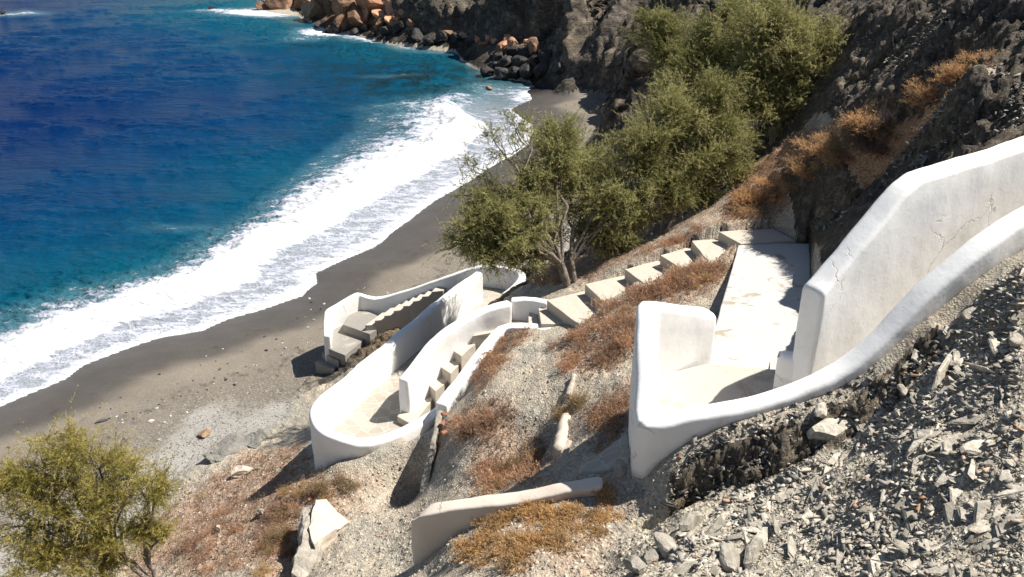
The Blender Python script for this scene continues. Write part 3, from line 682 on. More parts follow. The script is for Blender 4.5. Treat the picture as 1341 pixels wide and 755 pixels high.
# walls now that the ground is known
for name, V, F, label, cat, mat in WALLS:
    o0 = V.mean(0); o0[2] = V[:, 2].min()
    g = terrain(V[:, 0], V[:, 1]); me = mesh(name, V - o0, F, True); add_float(me, 'above', V[:, 2] - g)
    for p in me.polygons:
        if len(p.vertices) > 4: p.use_smooth = False
    o = obj(name, me, M[mat]); o.location = o0; tag(o, label, cat, kind='thing')

# ---------------------------------------------------------------- sea
sa = np.radians(np.concatenate([np.linspace(-75, -34, 80, endpoint=False), np.linspace(-34, 16, 620), np.linspace(16.3, 60, 50)]))
sr = np.concatenate([np.exp(np.linspace(math.log(15), math.log(80), 620)), np.exp(np.linspace(math.log(80.6), math.log(6000), 160))])
A2, R2 = np.meshgrid(sa, sr); sx = (R2 * np.sin(A2)).ravel(); sy = (R2 * np.cos(A2)).ravel(); sd = shore_d(sx, sy)
off = -sd; calm = sstep(90, 300, np.hypot(sx, sy))
wv = .19 * fbm(sx * .11 + .05 * sy, sy * .26 - sx * .05, 0, 3, 201) + .12 * fbm(sx * .35, sy * .75 + .1 * sx, 0, 4, 205) + .05 * fbm(sx * 1.3, sy * 2.2, 0, 3, 209)
surf_w = sstep(52, 40, sy); offs = off * (1 + .75 * sstep(-6.5, -12.5, sx) + .0 * sy)
br = fbm(sx * .35, sy * .35, 0, 3, 211)
crest = np.exp(-((offs - 3.3 - .5 * br) / .75) ** 2) * .45 * surf_w * (1 + .5 * br) + np.exp(-((offs - 5.0 - .4 * br) / 1.2) ** 2) * .16 * surf_w
rough = .09 * ridged(sx * 1.6, sy * 2.4, 0, 4, 215) * sstep(1.6, 3., off) * sstep(7.5, 4.5, off)
sz = wv * sstep(1.5, 8, off) * (1 - calm) + crest + rough
swash = beach_h(sd) + .03 + .012 * fbm(sx * 2, sy * 2, 0, 3, 221)
sz = np.where(off > 0, np.maximum(sz, np.minimum(.02, 0) + 0 * sz), beach_h(sd) - .6 * np.clip(sd, 0, .5) + .012)
sz = np.where((off > 0) & (off < 1.2), np.maximum(sz, .012 * (1 - off / 1.2) + .0), sz)
spume = np.zeros(sx.shape)
for (u, v, rx, ry, s) in [(700, 125, 2.2, 3.0, .75), (650, 120, 3.0, 2.6, .50), (600, 135, 4.0, 1.6, .42), (530, 142, 3.2, 1.2, .50), (640, 160, 3.2, 2.5, .42), (660, 95, 1.8, 2.0, .62), (600, 66, 4.5, 1.8, .5), (540, 60, 2.2, 1.8, .62), (500, 50, 3.4, 2.0, .78),
                          (430, 42, 2.6, 2.6, .92), (400, 52, 2.2, 1.5, .5), (330, 16, 3.6, 2.4, .85), (290, 15, 3.0, 1.2, .62), (360, 18, 3, 2, .8), (20, 18, 3.4, 1.6, .6), (470, 46, 2.2, 1.6, .7), (510, 100, 2.6, .8, .36), (250, 300, 3, .8, .34), (640, 80, 2., 2., .6)]:
    x, y, _ = U(u, v, 0); spume = np.maximum(spume, s * np.exp(-((sx - x) / rx) ** 2 - ((sy - y) / ry) ** 2))
reef = np.zeros(sx.shape)
for (u, v, rx, ry, s) in [(560, 105, 6, 5, .9), (480, 90, 5, 4, .6), (600, 155, 3.5, 3.5, .55), (520, 170, 3.5, 2.5, .45), (450, 60, 5, 3, .4), (640, 110, 3, 3, .6)]:
    x, y, _ = U(u, v, 0); reef = np.maximum(reef, s * np.exp(-((sx - x) / rx) ** 2 - ((sy - y) / ry) ** 2))
FS = np.arange(len(sr) * len(sa)).reshape(len(sr), len(sa))
FS = np.stack([FS[:-1, :-1], FS[1:, :-1], FS[1:, 1:], FS[:-1, 1:]], -1).reshape(-1, 4)[:, ::-1]
FS = FS[sd[FS].min(1) < .45]; u, inv = np.unique(FS, return_inverse=True)
me = mesh('sea', np.c_[sx, sy, sz][u], inv.reshape(-1, 4), True)
add_float(me, 'shore', sd[u]); add_float(me, 'spume', spume[u]); add_float(me, 'reef', reef[u]); add_float(me, 'surf', surf_w[u]); add_float(me, 'offshore', offs[u])
tag(obj('sea', me, m_sea()), kind='structure')

# ---------------------------------------------------------------- trees
def tube(V, F, pts, r0, r1, n=6):
    pts = np.array(pts); k = len(pts); T = np.gradient(pts, axis=0); T /= np.linalg.norm(T, axis=1)[:, None] + 1e-9
    ref = np.array([.3, .5, .81]); A = np.cross(T, ref); A /= np.linalg.norm(A, axis=1)[:, None] + 1e-9; B = np.cross(T, A)
    rad = np.linspace(r0, r1, k)[:, None]; o = sum(len(v) for v in V)
    an = np.linspace(0, 2 * math.pi, n, endpoint=False)
    ring = [pts + A * rad * math.cos(a) + B * rad * math.sin(a) for a in an]
    V.append(np.stack(ring, 1).reshape(-1, 3)); i = np.arange(k * n).reshape(k, n)
    F.append((np.stack([i[:-1], np.roll(i, -1, 1)[:-1], np.roll(i, -1, 1)[1:], i[1:]], -1).reshape(-1, 4)) + o)
def curve(a, b, bend, n=8, wig=.03, rng=RNG):
    a, b = np.array(a), np.array(b); t = np.linspace(0, 1, n)[:, None]
    L_ = np.linalg.norm(b - a); w_ = rng.normal(0, wig * L_, (n, 3)) * np.sin(t * math.pi)
    return a + (b - a) * t + np.array(bend) * np.sin(t * math.pi) + w_
def sprays(P, Dv, Ln, nn, w, rng, nl=(.045, .095)):
    """feathery tamarisk sprays: P origins, Dv unit directions, Ln lengths; nn needles each -> tris + tint"""
    k = len(P); t = rng.uniform(.05, 1, (k, nn)); droop = rng.uniform(.05, .45, (k, 1))
    base = P[:, None] + Dv[:, None] * (Ln[:, None] * t)[..., None]; base[..., 2] -= droop * Ln[:, None] * t ** 2
    nd = Dv[:, None] * .75 + rng.normal(0, .48, (k, nn, 3)); nd[..., 2] -= .25 * droop * t; nd /= np.linalg.norm(nd, axis=2)[..., None]
    ln = rng.uniform(*nl, (k, nn)) * (1.15 - .5 * t)
    sd = np.cross(nd, rng.normal(0, 1, (k, nn, 3))); sd /= np.linalg.norm(sd, axis=2)[..., None] + 1e-9
    ww = w * rng.uniform(.7, 1.3, (k, nn))
    v0 = base - sd * ww[..., None]; v1 = base + sd * ww[..., None]; v2 = base + nd * ln[..., None]
    V = np.stack([v0, v1, v2], 2).reshape(-1, 3)
    tint = np.repeat(np.clip(rng.uniform(0, 1, (k, 1)) * .55 + t * .4 + rng.normal(0, .12, (k, nn)), 0, 1).ravel(), 3)
    return V, tint
def tree(label, base, blobs, leaf, clumps=19, per=42, nn=22, w=.0055, trunk_r=.09, fork=.28, seed=0, group=None, bare=(), lean=(0, 0, 0), tone=0.):
    rng = np.random.default_rng(seed); bx, by, bz = base
    t = thing('tamarisk_tree', (bx, by, bz), label, 'tree', group)
    V, F = [], []; o = np.array(base); P = []; Dv = []; CT = []; LN = []
    cen = np.mean([b[:3] for b in blobs], 0)
    nst = 3 if len(blobs) > 4 else 2; stems = []
    for i in range(nst):                                           # several stems from one root
        a = i * 2 * math.pi / nst + rng.uniform(0, 1)
        tip = o + (cen - o) * rng.uniform(.32, .5) + np.array([math.cos(a) * .35, math.sin(a) * .25, 0]) * (np.linalg.norm(cen - o) * .35)
        c = curve(o + np.array([math.cos(a), math.sin(a), 0]) * trunk_r * .8 - np.array([0, 0, .15]), tip, (0, 0, .08), 9, .02, rng); tube(V, F, c, trunk_r * rng.uniform(.75, 1), trunk_r * .5, 8); stems.append(c)
    def limb(b, sparse):
        c0 = np.array(b[:3]); r = b[3]
        st = min(stems, key=lambda s_: np.linalg.norm(s_[-1] - c0)); s0 = st[-1] if rng.random() < .6 else st[rng.integers(5, 8)]
        c = curve(s0, c0, (0, 0, .12 * np.linalg.norm(c0 - s0)), 9, .035, rng); tube(V, F, c, trunk_r * .45, .012, 6)
        nc = int(clumps * (r / .7) ** 1.6 * (.45 if sparse else 1)) + 3
        for _ in range(nc):
            d = rng.normal(0, 1, 3); d[2] = d[2] * .8 + .25; d /= np.linalg.norm(d); rad = r * rng.uniform(.45, 1.05)
            e = c0 + d * rad * np.array([1, 1, .85]); s1 = c[rng.integers(4, 9)]
            tw = curve(s1, e, (0, 0, .1 * rad), 6, .05, rng); tube(V, F, tw, .011, .004, 4)
            n_ = int(per * rng.uniform(.5, 1.4) * (.30 if sparse else 1)); ct = rng.uniform(-.28, .28)
            i = rng.uniform(1.0, 5, n_); lo = np.floor(i).astype(int); fr = (i - lo)[:, None]
            pp = tw[lo] * (1 - fr) + tw[np.minimum(lo + 1, 5)] * fr + rng.normal(0, .075 * r / .7, (n_, 3))
            dd = d * .55 + rng.normal(0, .5, (n_, 3)) + np.array([0, 0, .30]); dd /= np.linalg.norm(dd, axis=1)[:, None]
            P.append(pp); Dv.append(dd); CT.append(np.full(n_, ct)); LN.append(rng.uniform(.15, .42, n_))
            m_ = max(2, n_ // 9); dw = d * .8 + rng.normal(0, .35, (m_, 3)) + np.array([0, 0, .35]); dw /= np.linalg.norm(dw, axis=1)[:, None]
            P.append(np.repeat(tw[4][None], m_, 0) + rng.normal(0, .04, (m_, 3))); Dv.append(dw); CT.append(np.full(m_, ct + .12)); LN.append(rng.uniform(.4, .75, m_))
    for b in blobs: limb(b, False)
    for b in bare: limb(b, True)
    P, Dv, CT = np.concatenate(P), np.concatenate(Dv), np.concatenate(CT)
    LV, tint = sprays(P, Dv, np.concatenate(LN), nn, w, rng)
    tint = np.clip(tint + np.repeat(CT, nn * 3) + tone, 0, 1)
    me = mesh('crown', LV - o, np.arange(len(LV)).reshape(-1, 3)); add_float(me, 'tint', tint); obj('crown', me, M[leaf], t)
    me = mesh('trunk', np.concatenate(V) - o, np.concatenate(F), True); obj('trunk', me, M['bark'], t)
    return t
def B(*l): return [(*UY(u, v, y), r) for u, v, y, r in l]
def root(u, v, y=None):
    if y is None: return hit(u, v)
    x = UY(u, v, y)[0]; return (x, y, gz(x, y))
tree('rounded green tamarisk leaning over the bend in the white walls, with bare stems', root(748, 373),
     B((632, 292, 16.2, .62), (668, 305, 16.3, .58), (648, 262, 16.6, .5), (700, 262, 16.9, .6), (728, 205, 17.6, .72), (765, 215, 17.9, .7), (735, 172, 17.8, .42), (802, 250, 17.3, .66), (828, 262, 17.2, .42), (768, 268, 17.6, .45), (700, 225, 17.2, .42), (610, 300, 16.1, .35), (780, 310, 17.2, .4), (720, 320, 17.2, .3), (648, 325, 16.2, .42), (690, 338, 16.4, .3), (600, 320, 16., .3), (620, 335, 16., .28), (660, 345, 16.2, .28), (800, 305, 17.0, .4), (815, 320, 16.9, .25), (835, 285, 17., .35), (750, 240, 17.8, .5)),
     'leaf_green', seed=11, trunk_r=.085, bare=B((655, 195, 17.1, .55), (622, 225, 16.8, .5), (675, 170, 17.4, .45), (605, 255, 16.6, .35)), tone=.08)
tree('tall slim tamarisk with a pale trunk just uphill of the concrete steps', root(868, 306),
     B((845, 190, 18.0, 0.74), (835, 225, 17.6, 0.54), (885, 150, 18.6, 0.86), (930, 160, 18.8, 0.84), (950, 200, 18.4, 0.72), (905, 215, 18., 0.72), (870, 240, 17.5, 0.54), (925, 250, 17.8, 0.50), (965, 225, 18.2, 0.48), (890, 275, 17.3, 0.36), (940, 120, 19, 0.60)),
     'leaf_olive', seed=12, trunk_r=.06, tone=.0, bare=B((850, 160, 18.4, 0.48),))
tree('broadest tamarisk, tallest of the clump against the dark hillside on the right', root(1015, 205, 19.3),
     B((985, 45, 20.2, 0.88), (1035, 40, 20.4, 0.92), (1080, 65, 20.2, 0.79), (1095, 110, 19.8, 0.73), (1040, 95, 20.0, 0.98), (990, 95, 20., 0.85), (1010, 145, 19.6, 0.67), (1060, 145, 19.6, 0.61), (1115, 95, 19.9, 0.43), (1010, 18, 20.6, 0.49), (970, 130, 19.6, 0.55)),
     'leaf_olive', seed=13, trunk_r=.09, tone=.05)
tree('dark tamarisk in the middle of the hillside clump, half hidden by taller ones', root(925, 140, 20.8),
     B((935, 45, 21.5, 0.72), (915, 85, 21.2, 0.74), (955, 85, 21., 0.72), (900, 110, 20.8, 0.54), (960, 20, 21.8, 0.48)), 'leaf_olive', seed=14, trunk_r=.07, tone=-.12)
tree('smallest tamarisk of the hillside clump, nearest the dark cove rocks', root(868, 105, 24.5),
     B((850, 45, 25.4, 0.71), (885, 45, 25.3, 0.80), (870, 75, 25., 0.69), (900, 70, 25., 0.57), (860, 28, 25.6, 0.46)), 'leaf_olive', seed=15, trunk_r=.07, tone=-.08)
tree('yellowing tamarisk bush in the bottom left corner in front of the grey beach', (-5.3, 10.4, gz(-5.3, 10.4)),
     B((85, 590, 11.2, .42), (45, 612, 11.1, .45), (130, 612, 11.2, .45), (170, 640, 11.0, .42), (208, 640, 11.0, .22), (60, 660, 10.8, .5), (115, 665, 10.8, .5), (20, 690, 10.7, .5), (80, 720, 10.6, .55), (150, 705, 10.7, .4), (190, 690, 10.8, .25), (40, 745, 10.4, .5), (130, 750, 10.4, .45), (0, 640, 10.9, .4), (215, 700, 10.8, .16)),
     'leaf_yellow', seed=16, clumps=17, per=32, nn=22, w=.0042, trunk_r=.06, bare=B((60, 575, 11.3, .4), (120, 585, 11.3, .35), (195, 620, 11.0, .3)), tone=.05)

# ---------------------------------------------------------------- dry scrub
def scrub_mesh(name, n, rad, h, w, rng, flop=.6, cluster=0):
    a = rng.uniform(0, 2 * math.pi, n); r = rad * np.sqrt(rng.uniform(0, 1, n)) * rng.uniform(.6, 1, n)
    p = np.c_[r * np.cos(a), r * np.sin(a), rng.uniform(-.03, .02, n) + h * .45 * (1 - (r / rad) ** 2) * rng.uniform(0, 1, n)]
    d = np.c_[np.cos(a) * flop * r / rad, np.sin(a) * flop * r / rad, np.ones(n) * .8] + rng.normal(0, .38, (n, 3)); d /= np.linalg.norm(d, axis=1)[:, None]
    V, t = sprays(p, d, h * rng.uniform(.4, 1, n), 7, w, rng, (.03, .075))
    # stem of every sprig
    s = np.cross(d, rng.normal(0, 1, (n, 3))); s /= np.linalg.norm(s, axis=1)[:, None]; e = p + d * (h * rng.uniform(.5, 1, n))[:, None]
    V2 = np.stack([p - s * w * .6, p + s * w * .6, e], 1).reshape(-1, 3); V = np.concatenate([V, V2]); t = np.r_[t, np.repeat(rng.uniform(.2, .9, n), 3)]
    me = mesh(name, V, np.arange(len(V)).reshape(-1, 3)); add_float(me, 'tint', t); return me
_r = np.random.default_rng(5)
PROTO = {k: [scrub_mesh('dry_shrub', *a, _r) for _ in range(4)] for k, a in dict(dry_red=(150, .30, .20, .0045), dry_gold=(190, .26, .16, .0055), dry_orange=(150, .28, .22, .0045), straw=(150, .16, .34, .004), dry_grey=(170, .30, .34, .004)).items()}
for k, l in PROTO.items():
    for me in l: me.materials.append(M[k])
def sample(poly, n, rng, clear=.14):
    """random ground points under the pictured outline"""
    out = []; us = [p[0] for p in poly]; vs = [p[1] for p in poly]; tries = 0
    while len(out) < n:
        u, v = rng.uniform(min(us), max(us)), rng.uniform(min(vs), max(vs))
        if in_poly(np.array([u]), np.array([v]), poly)[0]:
            h_ = hit(u, v); tries += 1; a_, b_ = np.array([h_[0]]), np.array([h_[1]])
            if tries < n * 8 and any(in_poly(a_, b_, c_[0])[0] or dist_line(a_, b_, c_[0] + c_[0][:1])[0] < clear for c_ in CARVE): continue
            out.append(h_)
    return out
def shrubs(poly, n, kind, label, group, cat='shrub', name='dry_shrub', sc=(.6, 1.2), rng=_r):
    for x, y, z in sample(poly, n, rng):
        o = bpy.data.objects.new(name, PROTO[kind][rng.integers(4)]); C.objects.link(o)
        k = rng.uniform(*sc); o.location = (x, y, z - .02); o.scale = (k, k, k * rng.uniform(.55, 1.0)); o.rotation_euler = (rng.normal(0, .12), rng.normal(0, .12), rng.uniform(0, 6.28))
        tag(o, label, cat, group)
shrubs([(617, 500), (655, 438), (700, 430), (668, 462), (640, 505)], 22, 'dry_red', 'low reddish dry shrub fringing the terrace wall top', 'red shrubs along the terrace wall', sc=(.35, .75))
shrubs([(712, 462), (780, 420), (838, 405), (832, 455), (790, 480), (740, 490)], 26, 'dry_red', 'low rusty dry shrub on the upper terrace beside the tall bright wall', 'rusty shrubs on the upper terrace', sc=(.5, 1.05))
shrubs([(785, 410), (850, 370), (935, 345), (962, 325), (962, 350), (930, 372), (860, 385), (835, 398)], 26, 'dry_red', 'rusty dry shrub growing between the concrete steps and the pale path', 'rusty shrubs between steps and path', sc=(.55, 1.2))
shrubs([(600, 545), (650, 520), (675, 545), (660, 570), (610, 570)], 9, 'dry_red', 'brown dry shrub behind the broken brick wall end', 'brown shrubs behind the brick end', sc=(.6, 1.15))
shrubs([(620, 645), (650, 600), (700, 580), (715, 610), (690, 640)], 12, 'dry_red', 'brown dry shrub beside the dark ditch below the terrace', 'brown shrubs beside the ditch', sc=(.7, 1.2))
shrubs([(640, 640), (670, 605), (705, 600), (700, 640)], 6, 'straw', 'pale straw tuft standing beside the dark ditch', 'straw tufts beside the ditch', 'grass tuft', 'grass_tuft', (.5, .9))
shrubs([(735, 530), (760, 526), (765, 550), (740, 556)], 4, 'straw', 'blonde straw tuft at the top end of the fallen pillar', 'straw tufts above the fallen pillar', 'grass tuft', 'grass_tuft', (.7, 1.0))
shrubs([(770, 550), (828, 510), (826, 555), (780, 590)], 11, 'dry_red', 'dark red dry shrub left of the grey front corner of the landing', 'dark red shrubs left of the landing', sc=(.45, .85))
shrubs([(600, 740), (640, 680), (720, 650), (800, 645), (830, 655), (800, 690), (740, 720), (660, 750)], 44, 'dry_gold', 'golden brown cushion shrub in front of the half buried parapet', 'golden shrubs in front of the parapet', sc=(.45, .95))
shrubs([(960, 290), (985, 250), (1040, 215), (1060, 235), (1010, 280), (1000, 300)], 16, 'dry_orange', 'orange brown dry shrub above the far end of the pale path', 'red shrubs above the path end', sc=(.7, 1.4))
shrubs([(1040, 215), (1090, 165), (1150, 135), (1170, 165), (1110, 205), (1060, 235)], 16, 'dry_orange', 'orange brown dry shrub on the sunlit ledge below the broadest tree', 'red shrubs on the sunlit ledge', sc=(.8, 1.5))
shrubs([(1160, 135), (1230, 100), (1300, 62), (1310, 78), (1240, 125), (1175, 160)], 14, 'dry_orange', 'orange brown dry shrub on the narrow ledge rising to the right edge', 'red shrubs on the narrow ledge', sc=(.7, 1.3))
shrubs([(975, 290), (1040, 215), (1150, 135), (1170, 160), (1060, 235), (1010, 285)], 22, 'straw', 'straw tuft among the red shrubs of the sunlit ledge', 'straw tufts on the sunlit ledge', 'grass tuft', 'grass_tuft', (.5, 1.0))
shrubs([(712, 462), (780, 420), (930, 345), (935, 372), (832, 455), (760, 490)], 14, 'straw', 'small straw tuft between the concrete steps and the tall bright wall', 'straw tufts on the upper terrace', 'grass tuft', 'grass_tuft', (.3, .6))
shrubs([(1105, 190), (1160, 160), (1180, 180), (1130, 215)], 8, 'dry_grey', 'grey brown dead bush on the shaded rim above the tall wall', 'dead bushes above the tall wall', 'bush', 'dead_bush', (.8, 1.3))
shrubs([(360, 655), (400, 625), (470, 618), (480, 632), (410, 668), (375, 690)], 14, 'straw', 'straw tuft on the slope just below the bulging wall corner', 'straw tufts below the bulging corner', 'grass tuft', 'grass_tuft', (.35, .75))
shrubs([(240, 690), (330, 640), (390, 650), (385, 740), (260, 750)], 30, 'dry_red', 'low reddish dry shrub on the litter covered slope below the bulging corner', 'red shrubs on the lower slope', sc=(.35, .8))
shrubs([(330, 755), (350, 700), (385, 690), (385, 755)], 7, 'straw', 'straw tuft left of the broken wall stub', 'straw tufts left of the stub', 'grass tuft', 'grass_tuft', (.4, .8))
shrubs([(690, 372), (720, 360), (740, 350), (735, 375), (705, 385)], 7, 'dry_red', 'dark dry shrub in the shade under the leaning tree', 'shrubs under the leaning tree', sc=(.5, .9))
shrubs([(830, 335), (900, 308), (940, 292), (935, 300), (870, 330)], 12, 'dry_red', 'small dry shrub along the uphill edge of the concrete steps', 'shrubs along the steps', sc=(.4, .8))

# ---------------------------------------------------------------- stones
def stone_mesh(name, rng, dims, cuts=10, n=2, rough=.05):
    bm = bmesh.new(); bmesh.ops.create_icosphere(bm, subdivisions=n, radius=1)
    for _ in range(cuts):
        d = Vector(rng.normal(0, 1, 3)).normalized(); k = rng.uniform(.42, .8)
        for v in bm.verts:
            q_ = v.co.dot(d)
            if q_ > k: v.co -= d * (q_ - k)
    co_ = np.array([v.co for v in bm.verts]); s_ = rng.integers(1000)
    for k in range(3): co_[:, k] += rough * fbm(co_[:, 0] * 2.2, co_[:, 1] * 2.2, co_[:, 2] * 2.2, 4, int(s_ + k * 31))
    for v, c in zip(bm.verts, co_): v.co = Vector(c * np.array(dims))
    me = bpy.data.meshes.new(name); bm.to_mesh(me); bm.free(); return me
def shard_mesh(name, rng, bulk=.14):
    n = rng.integers(5, 8); a = np.sort(rng.uniform(0, 2 * math.pi, n) * .35 + np.linspace(0, 2 * math.pi, n, endpoint=False))
    r = rng.uniform(.65, 1.05, n); wdt = rng.uniform(.35, .65); bm = bmesh.new()
    x, y = r * np.cos(a), r * np.sin(a) * wdt; tilt = rng.normal(0, .12)
    lev = [(-1, .82), (-.3, 1.), (.25, .96), (1, .78)]; rows = []
    for l, k in lev:
        j = 1 + rng.normal(0, .05, n); ox = rng.normal(0, .03)
        rows.append([bm.verts.new((x[i] * k * j[i] + ox, y[i] * k * j[i], bulk * (l + tilt * x[i] * 2) + rng.normal(0, .012))) for i in range(n)])
    for A_, B_ in zip(rows[:-1], rows[1:]):
        for i in range(n): bm.faces.new((A_[i], A_[(i + 1) % n], B_[(i + 1) % n], B_[i]))
    bm.faces.new(rows[0][::-1]); bm.faces.new(rows[-1]); bmesh.ops.triangulate(bm, faces=bm.faces[:])
    bmesh.ops.subdivide_edges(bm, edges=[e for e in bm.edges if e.calc_length() > .5], cuts=1)
    for v in bm.verts: v.co += Vector(rng.normal(0, .012, 3))
    me = bpy.data.meshes.new(name); bm.to_mesh(me); bm.free(); return me
def inst(name, me, loc, scale, rot, label, cat, group=None):
    o = bpy.data.objects.new(name, me); C.objects.link(o); o.location = loc; o.scale = scale if not np.isscalar(scale) else (scale,) * 3; o.rotation_euler = rot
    return tag(o, label, cat, group)
_s = np.random.default_rng(9)
SH = [shard_mesh('slate_shard', _s, b) for b in (.10, .12, .14, .16, .2, .24, .12, .18, .3, .1, .14, .22)]
for me in SH: me.materials.append(M['shard'])
SCREE = [(880, 755), (905, 700), (965, 650), (1065, 590), (1150, 505), (1240, 430), (1341, 345), (1341, 755)]
pts = sample(SCREE, 300, _s)
for i, (x, y, z) in enumerate(pts):
    k = .05 + .16 * _s.random() ** 3; st = _s.random() < .12
    inst('slate_shard', SH[_s.integers(12)], (x, y, z + (.004 if not st else .03)), (k * _s.uniform(.9, 1.6), k, k * _s.uniform(.35, .7)),
         (_s.normal(.8 if st else .08, .16), _s.normal(-.2, .14), R(38) + _s.normal(0, .55)), 'grey slate shard lying on the bright rubble slope at lower right', 'stone', 'slate shards on the rubble slope')
for u, v, k, rot, lb in [(1090, 575, .34, (.25, -.1, .2), 'large dark green grey slab lying flat near the middle of the rubble slope'), (905, 690, .26, (1.3, .3, .9), 'upright brown slab standing on the crest of the rubble slope'),
                         (1075, 545, .2, (1.0, .2, 1.0), 'tilted pale grey blade of slate sticking out of the shaded face'), (985, 735, .24, (1.2, 0, 1.1), 'two toned brown slab leaning at the bottom edge'), (1180, 520, .17, (.8, .3, 1.3), 'bright sunlit flake of slate standing by the shaded bank')]:
    x, y, z = hit(u, v); o = inst('slate_slab', SH[3].copy(), (x, y, z + .05), (k, k * .9, k * 1.1), rot, lb, 'stone')
ST = [stone_mesh('pale_rock', _s, (1, .8, .65), 12, 3, .12) for _ in range(4)]
for me in ST: me.materials.append(M['pale_stone'])
for u, v, k, lb in [(835, 748, .16, 'pale chunky rock at the bottom edge beside the golden shrubs'), (955, 745, .17, 'cream coloured rock at the bottom edge between slabs'), (765, 640, .0, ''), (812, 620, .13, 'pale grey boulder wedged below the front corner of the landing'), (875, 725, .17, 'knobbly grey rock on the toe of the rubble slope'),
                    (850, 735, .1, 'small pale rock beside the knobbly grey rock'), (1325, 452, .11, 'pale angular rock at the right edge of the rubble slope'), (752, 632, .09, 'flat grey stone at the buried end of the parapet')]:
    if k: x, y, z = hit(u, v); inst('pale_rock', ST[_s.integers(4)], (x, y, z + k * .25), (k * 1.2, k, k), (_s.normal(0, .3), _s.normal(0, .3), _s.uniform(0, 6)), lb, 'rock')
def chips(name, P, sz, mat, rng, flat=(.25, .6), strike=None, lng=1., tip=.3):
    """loose chips too many to count, one object"""
    n = len(P); cube = np.array([[-1, -1, -1], [1, -1, -1], [1, 1, -1], [-1, 1, -1], [-1, -1, 1], [1, -1, 1], [1, 1, 1], [-1, 1, 1]], float)
    Fc = np.array([[0, 3, 2, 1], [4, 5, 6, 7], [0, 1, 5, 4], [1, 2, 6, 5], [2, 3, 7, 6], [3, 0, 4, 7]])
    v = cube[None] * (1 + rng.normal(0, .28, (n, 8, 3))) * np.stack([sz * lng * rng.uniform(.8, 1.6, n), sz * rng.uniform(.5, 1, n), sz * rng.uniform(*flat, n)], 1)[:, None]
    a = rng.uniform(0, 6.28, n) if strike is None else strike + rng.normal(0, .6, n)
    b = rng.normal(0, tip, n); c, s_, cb, sb = np.cos(a), np.sin(a), np.cos(b), np.sin(b)
    x, y, z = v[..., 0], v[..., 1], v[..., 2]; x, z = x * cb[:, None] + z * sb[:, None], -x * sb[:, None] + z * cb[:, None]
    d = rng.normal(0, tip, n); y, z = y * np.cos(d)[:, None] - z * np.sin(d)[:, None], y * np.sin(d)[:, None] + z * np.cos(d)[:, None]
    z = z - .3 * sz[:, None] * .4
    V = np.stack([x * c[:, None] - y * s_[:, None], x * s_[:, None] + y * c[:, None], z], -1) + np.asarray(P)[:, None]
    F = (Fc[None] + (np.arange(n) * 8)[:, None, None]).reshape(-1, 4); me = mesh(name, V.reshape(-1, 3), F); add_float(me, 'tint', np.repeat(rng.uniform(0, 1, n), 8))
    return tag(obj(name, me, mat), kind='stuff')
def m_chip(name, stops):
    t = NT(name); t.rough(.9); c = t.ramp(t.attr('tint', 'Fac'), stops); c = t.mix(.5, c, t.mix(1., c, t.ramp(t.noise(t.co(), 30, 4, .7), [(.3, .6), (.7, 1.4)]), 'MULTIPLY')); t.col(c); return t.m
mc1 = m_chip('slate_chip', [(0, (.22, .205, .18)), (.3, (.34, .31, .26)), (.7, (.46, .41, .33)), (.93, (.56, .51, .43)), (1, (.42, .25, .15))])
mc3 = m_chip('dark_flake', [(0, (.10, .095, .085)), (.5, (.20, .185, .16)), (.9, (.33, .30, .25)), (1, (.42, .38, .32))])
mc2 = m_chip('soil_chip', [(0, (.16, .15, .13)), (.3, (.34, .295, .23)), (.75, (.46, .40, .315)), (.95, (.55, .49, .40)), (1, (.42, .19, .11))])
def world_sample(polyuv, n, rng):
    poly = poly_hit(polyuv); xs = [p[0] for p in poly]; ys = [p[1] for p in poly]; X = np.zeros((0, 2))
    while len(X) < n:
        p = np.c_[rng.uniform(min(xs), max(xs), n), rng.uniform(min(ys), max(ys), n)]; X = np.r_[X, p[in_poly(p[:, 0], p[:, 1], poly)]]
    X = X[:n]; return np.c_[X, terrain(X[:, 0], X[:, 1])]
Q = world_sample([(860, 755), (885, 715), (950, 655), (1060, 590), (1150, 505), (1240, 430), (1341, 345), (1341, 755)], 12000, _s)
Q = Q[fbm(Q[:, 0] * 1.1, Q[:, 1] * 1.1, 0, 3, 401) + .25 * _s.random(len(Q)) > -.02]
chips('slate_rubble', Q, .006 + .024 * _s.random(len(Q)) ** 3, mc1, _s, (.10, .3), R(38), 2.0, .17)
Q = world_sample([(860, 755), (885, 715), (950, 655), (1060, 590), (1150, 505), (1240, 430), (1341, 345), (1341, 755)], 16000, _s)
chips('slate_grit', Q, .003 + .008 * _s.random(len(Q)) ** 2, mc1, _s, (.2, .5), R(38), 1.5, .3)
Q = np.concatenate([world_sample([(870, 610), (930, 570), (1040, 530), (1150, 470), (1150, 505), (1062, 585), (962, 640), (880, 680)], 500, _s), world_sample([(1050, 330), (1110, 230), (1200, 175), (1341, 100), (1341, 175), (1200, 225)], 1500, _s), world_sample([(1080, 150), (1120, 40), (1250, 0), (1341, 0), (1341, 50), (1250, 90), (1150, 130)], 1500, _s)])
chips('rock_flakes', Q, .006 + .026 * _s.random(len(Q)) ** 3, mc3, _s, (.12, .4), R(38), 1.7, .4)
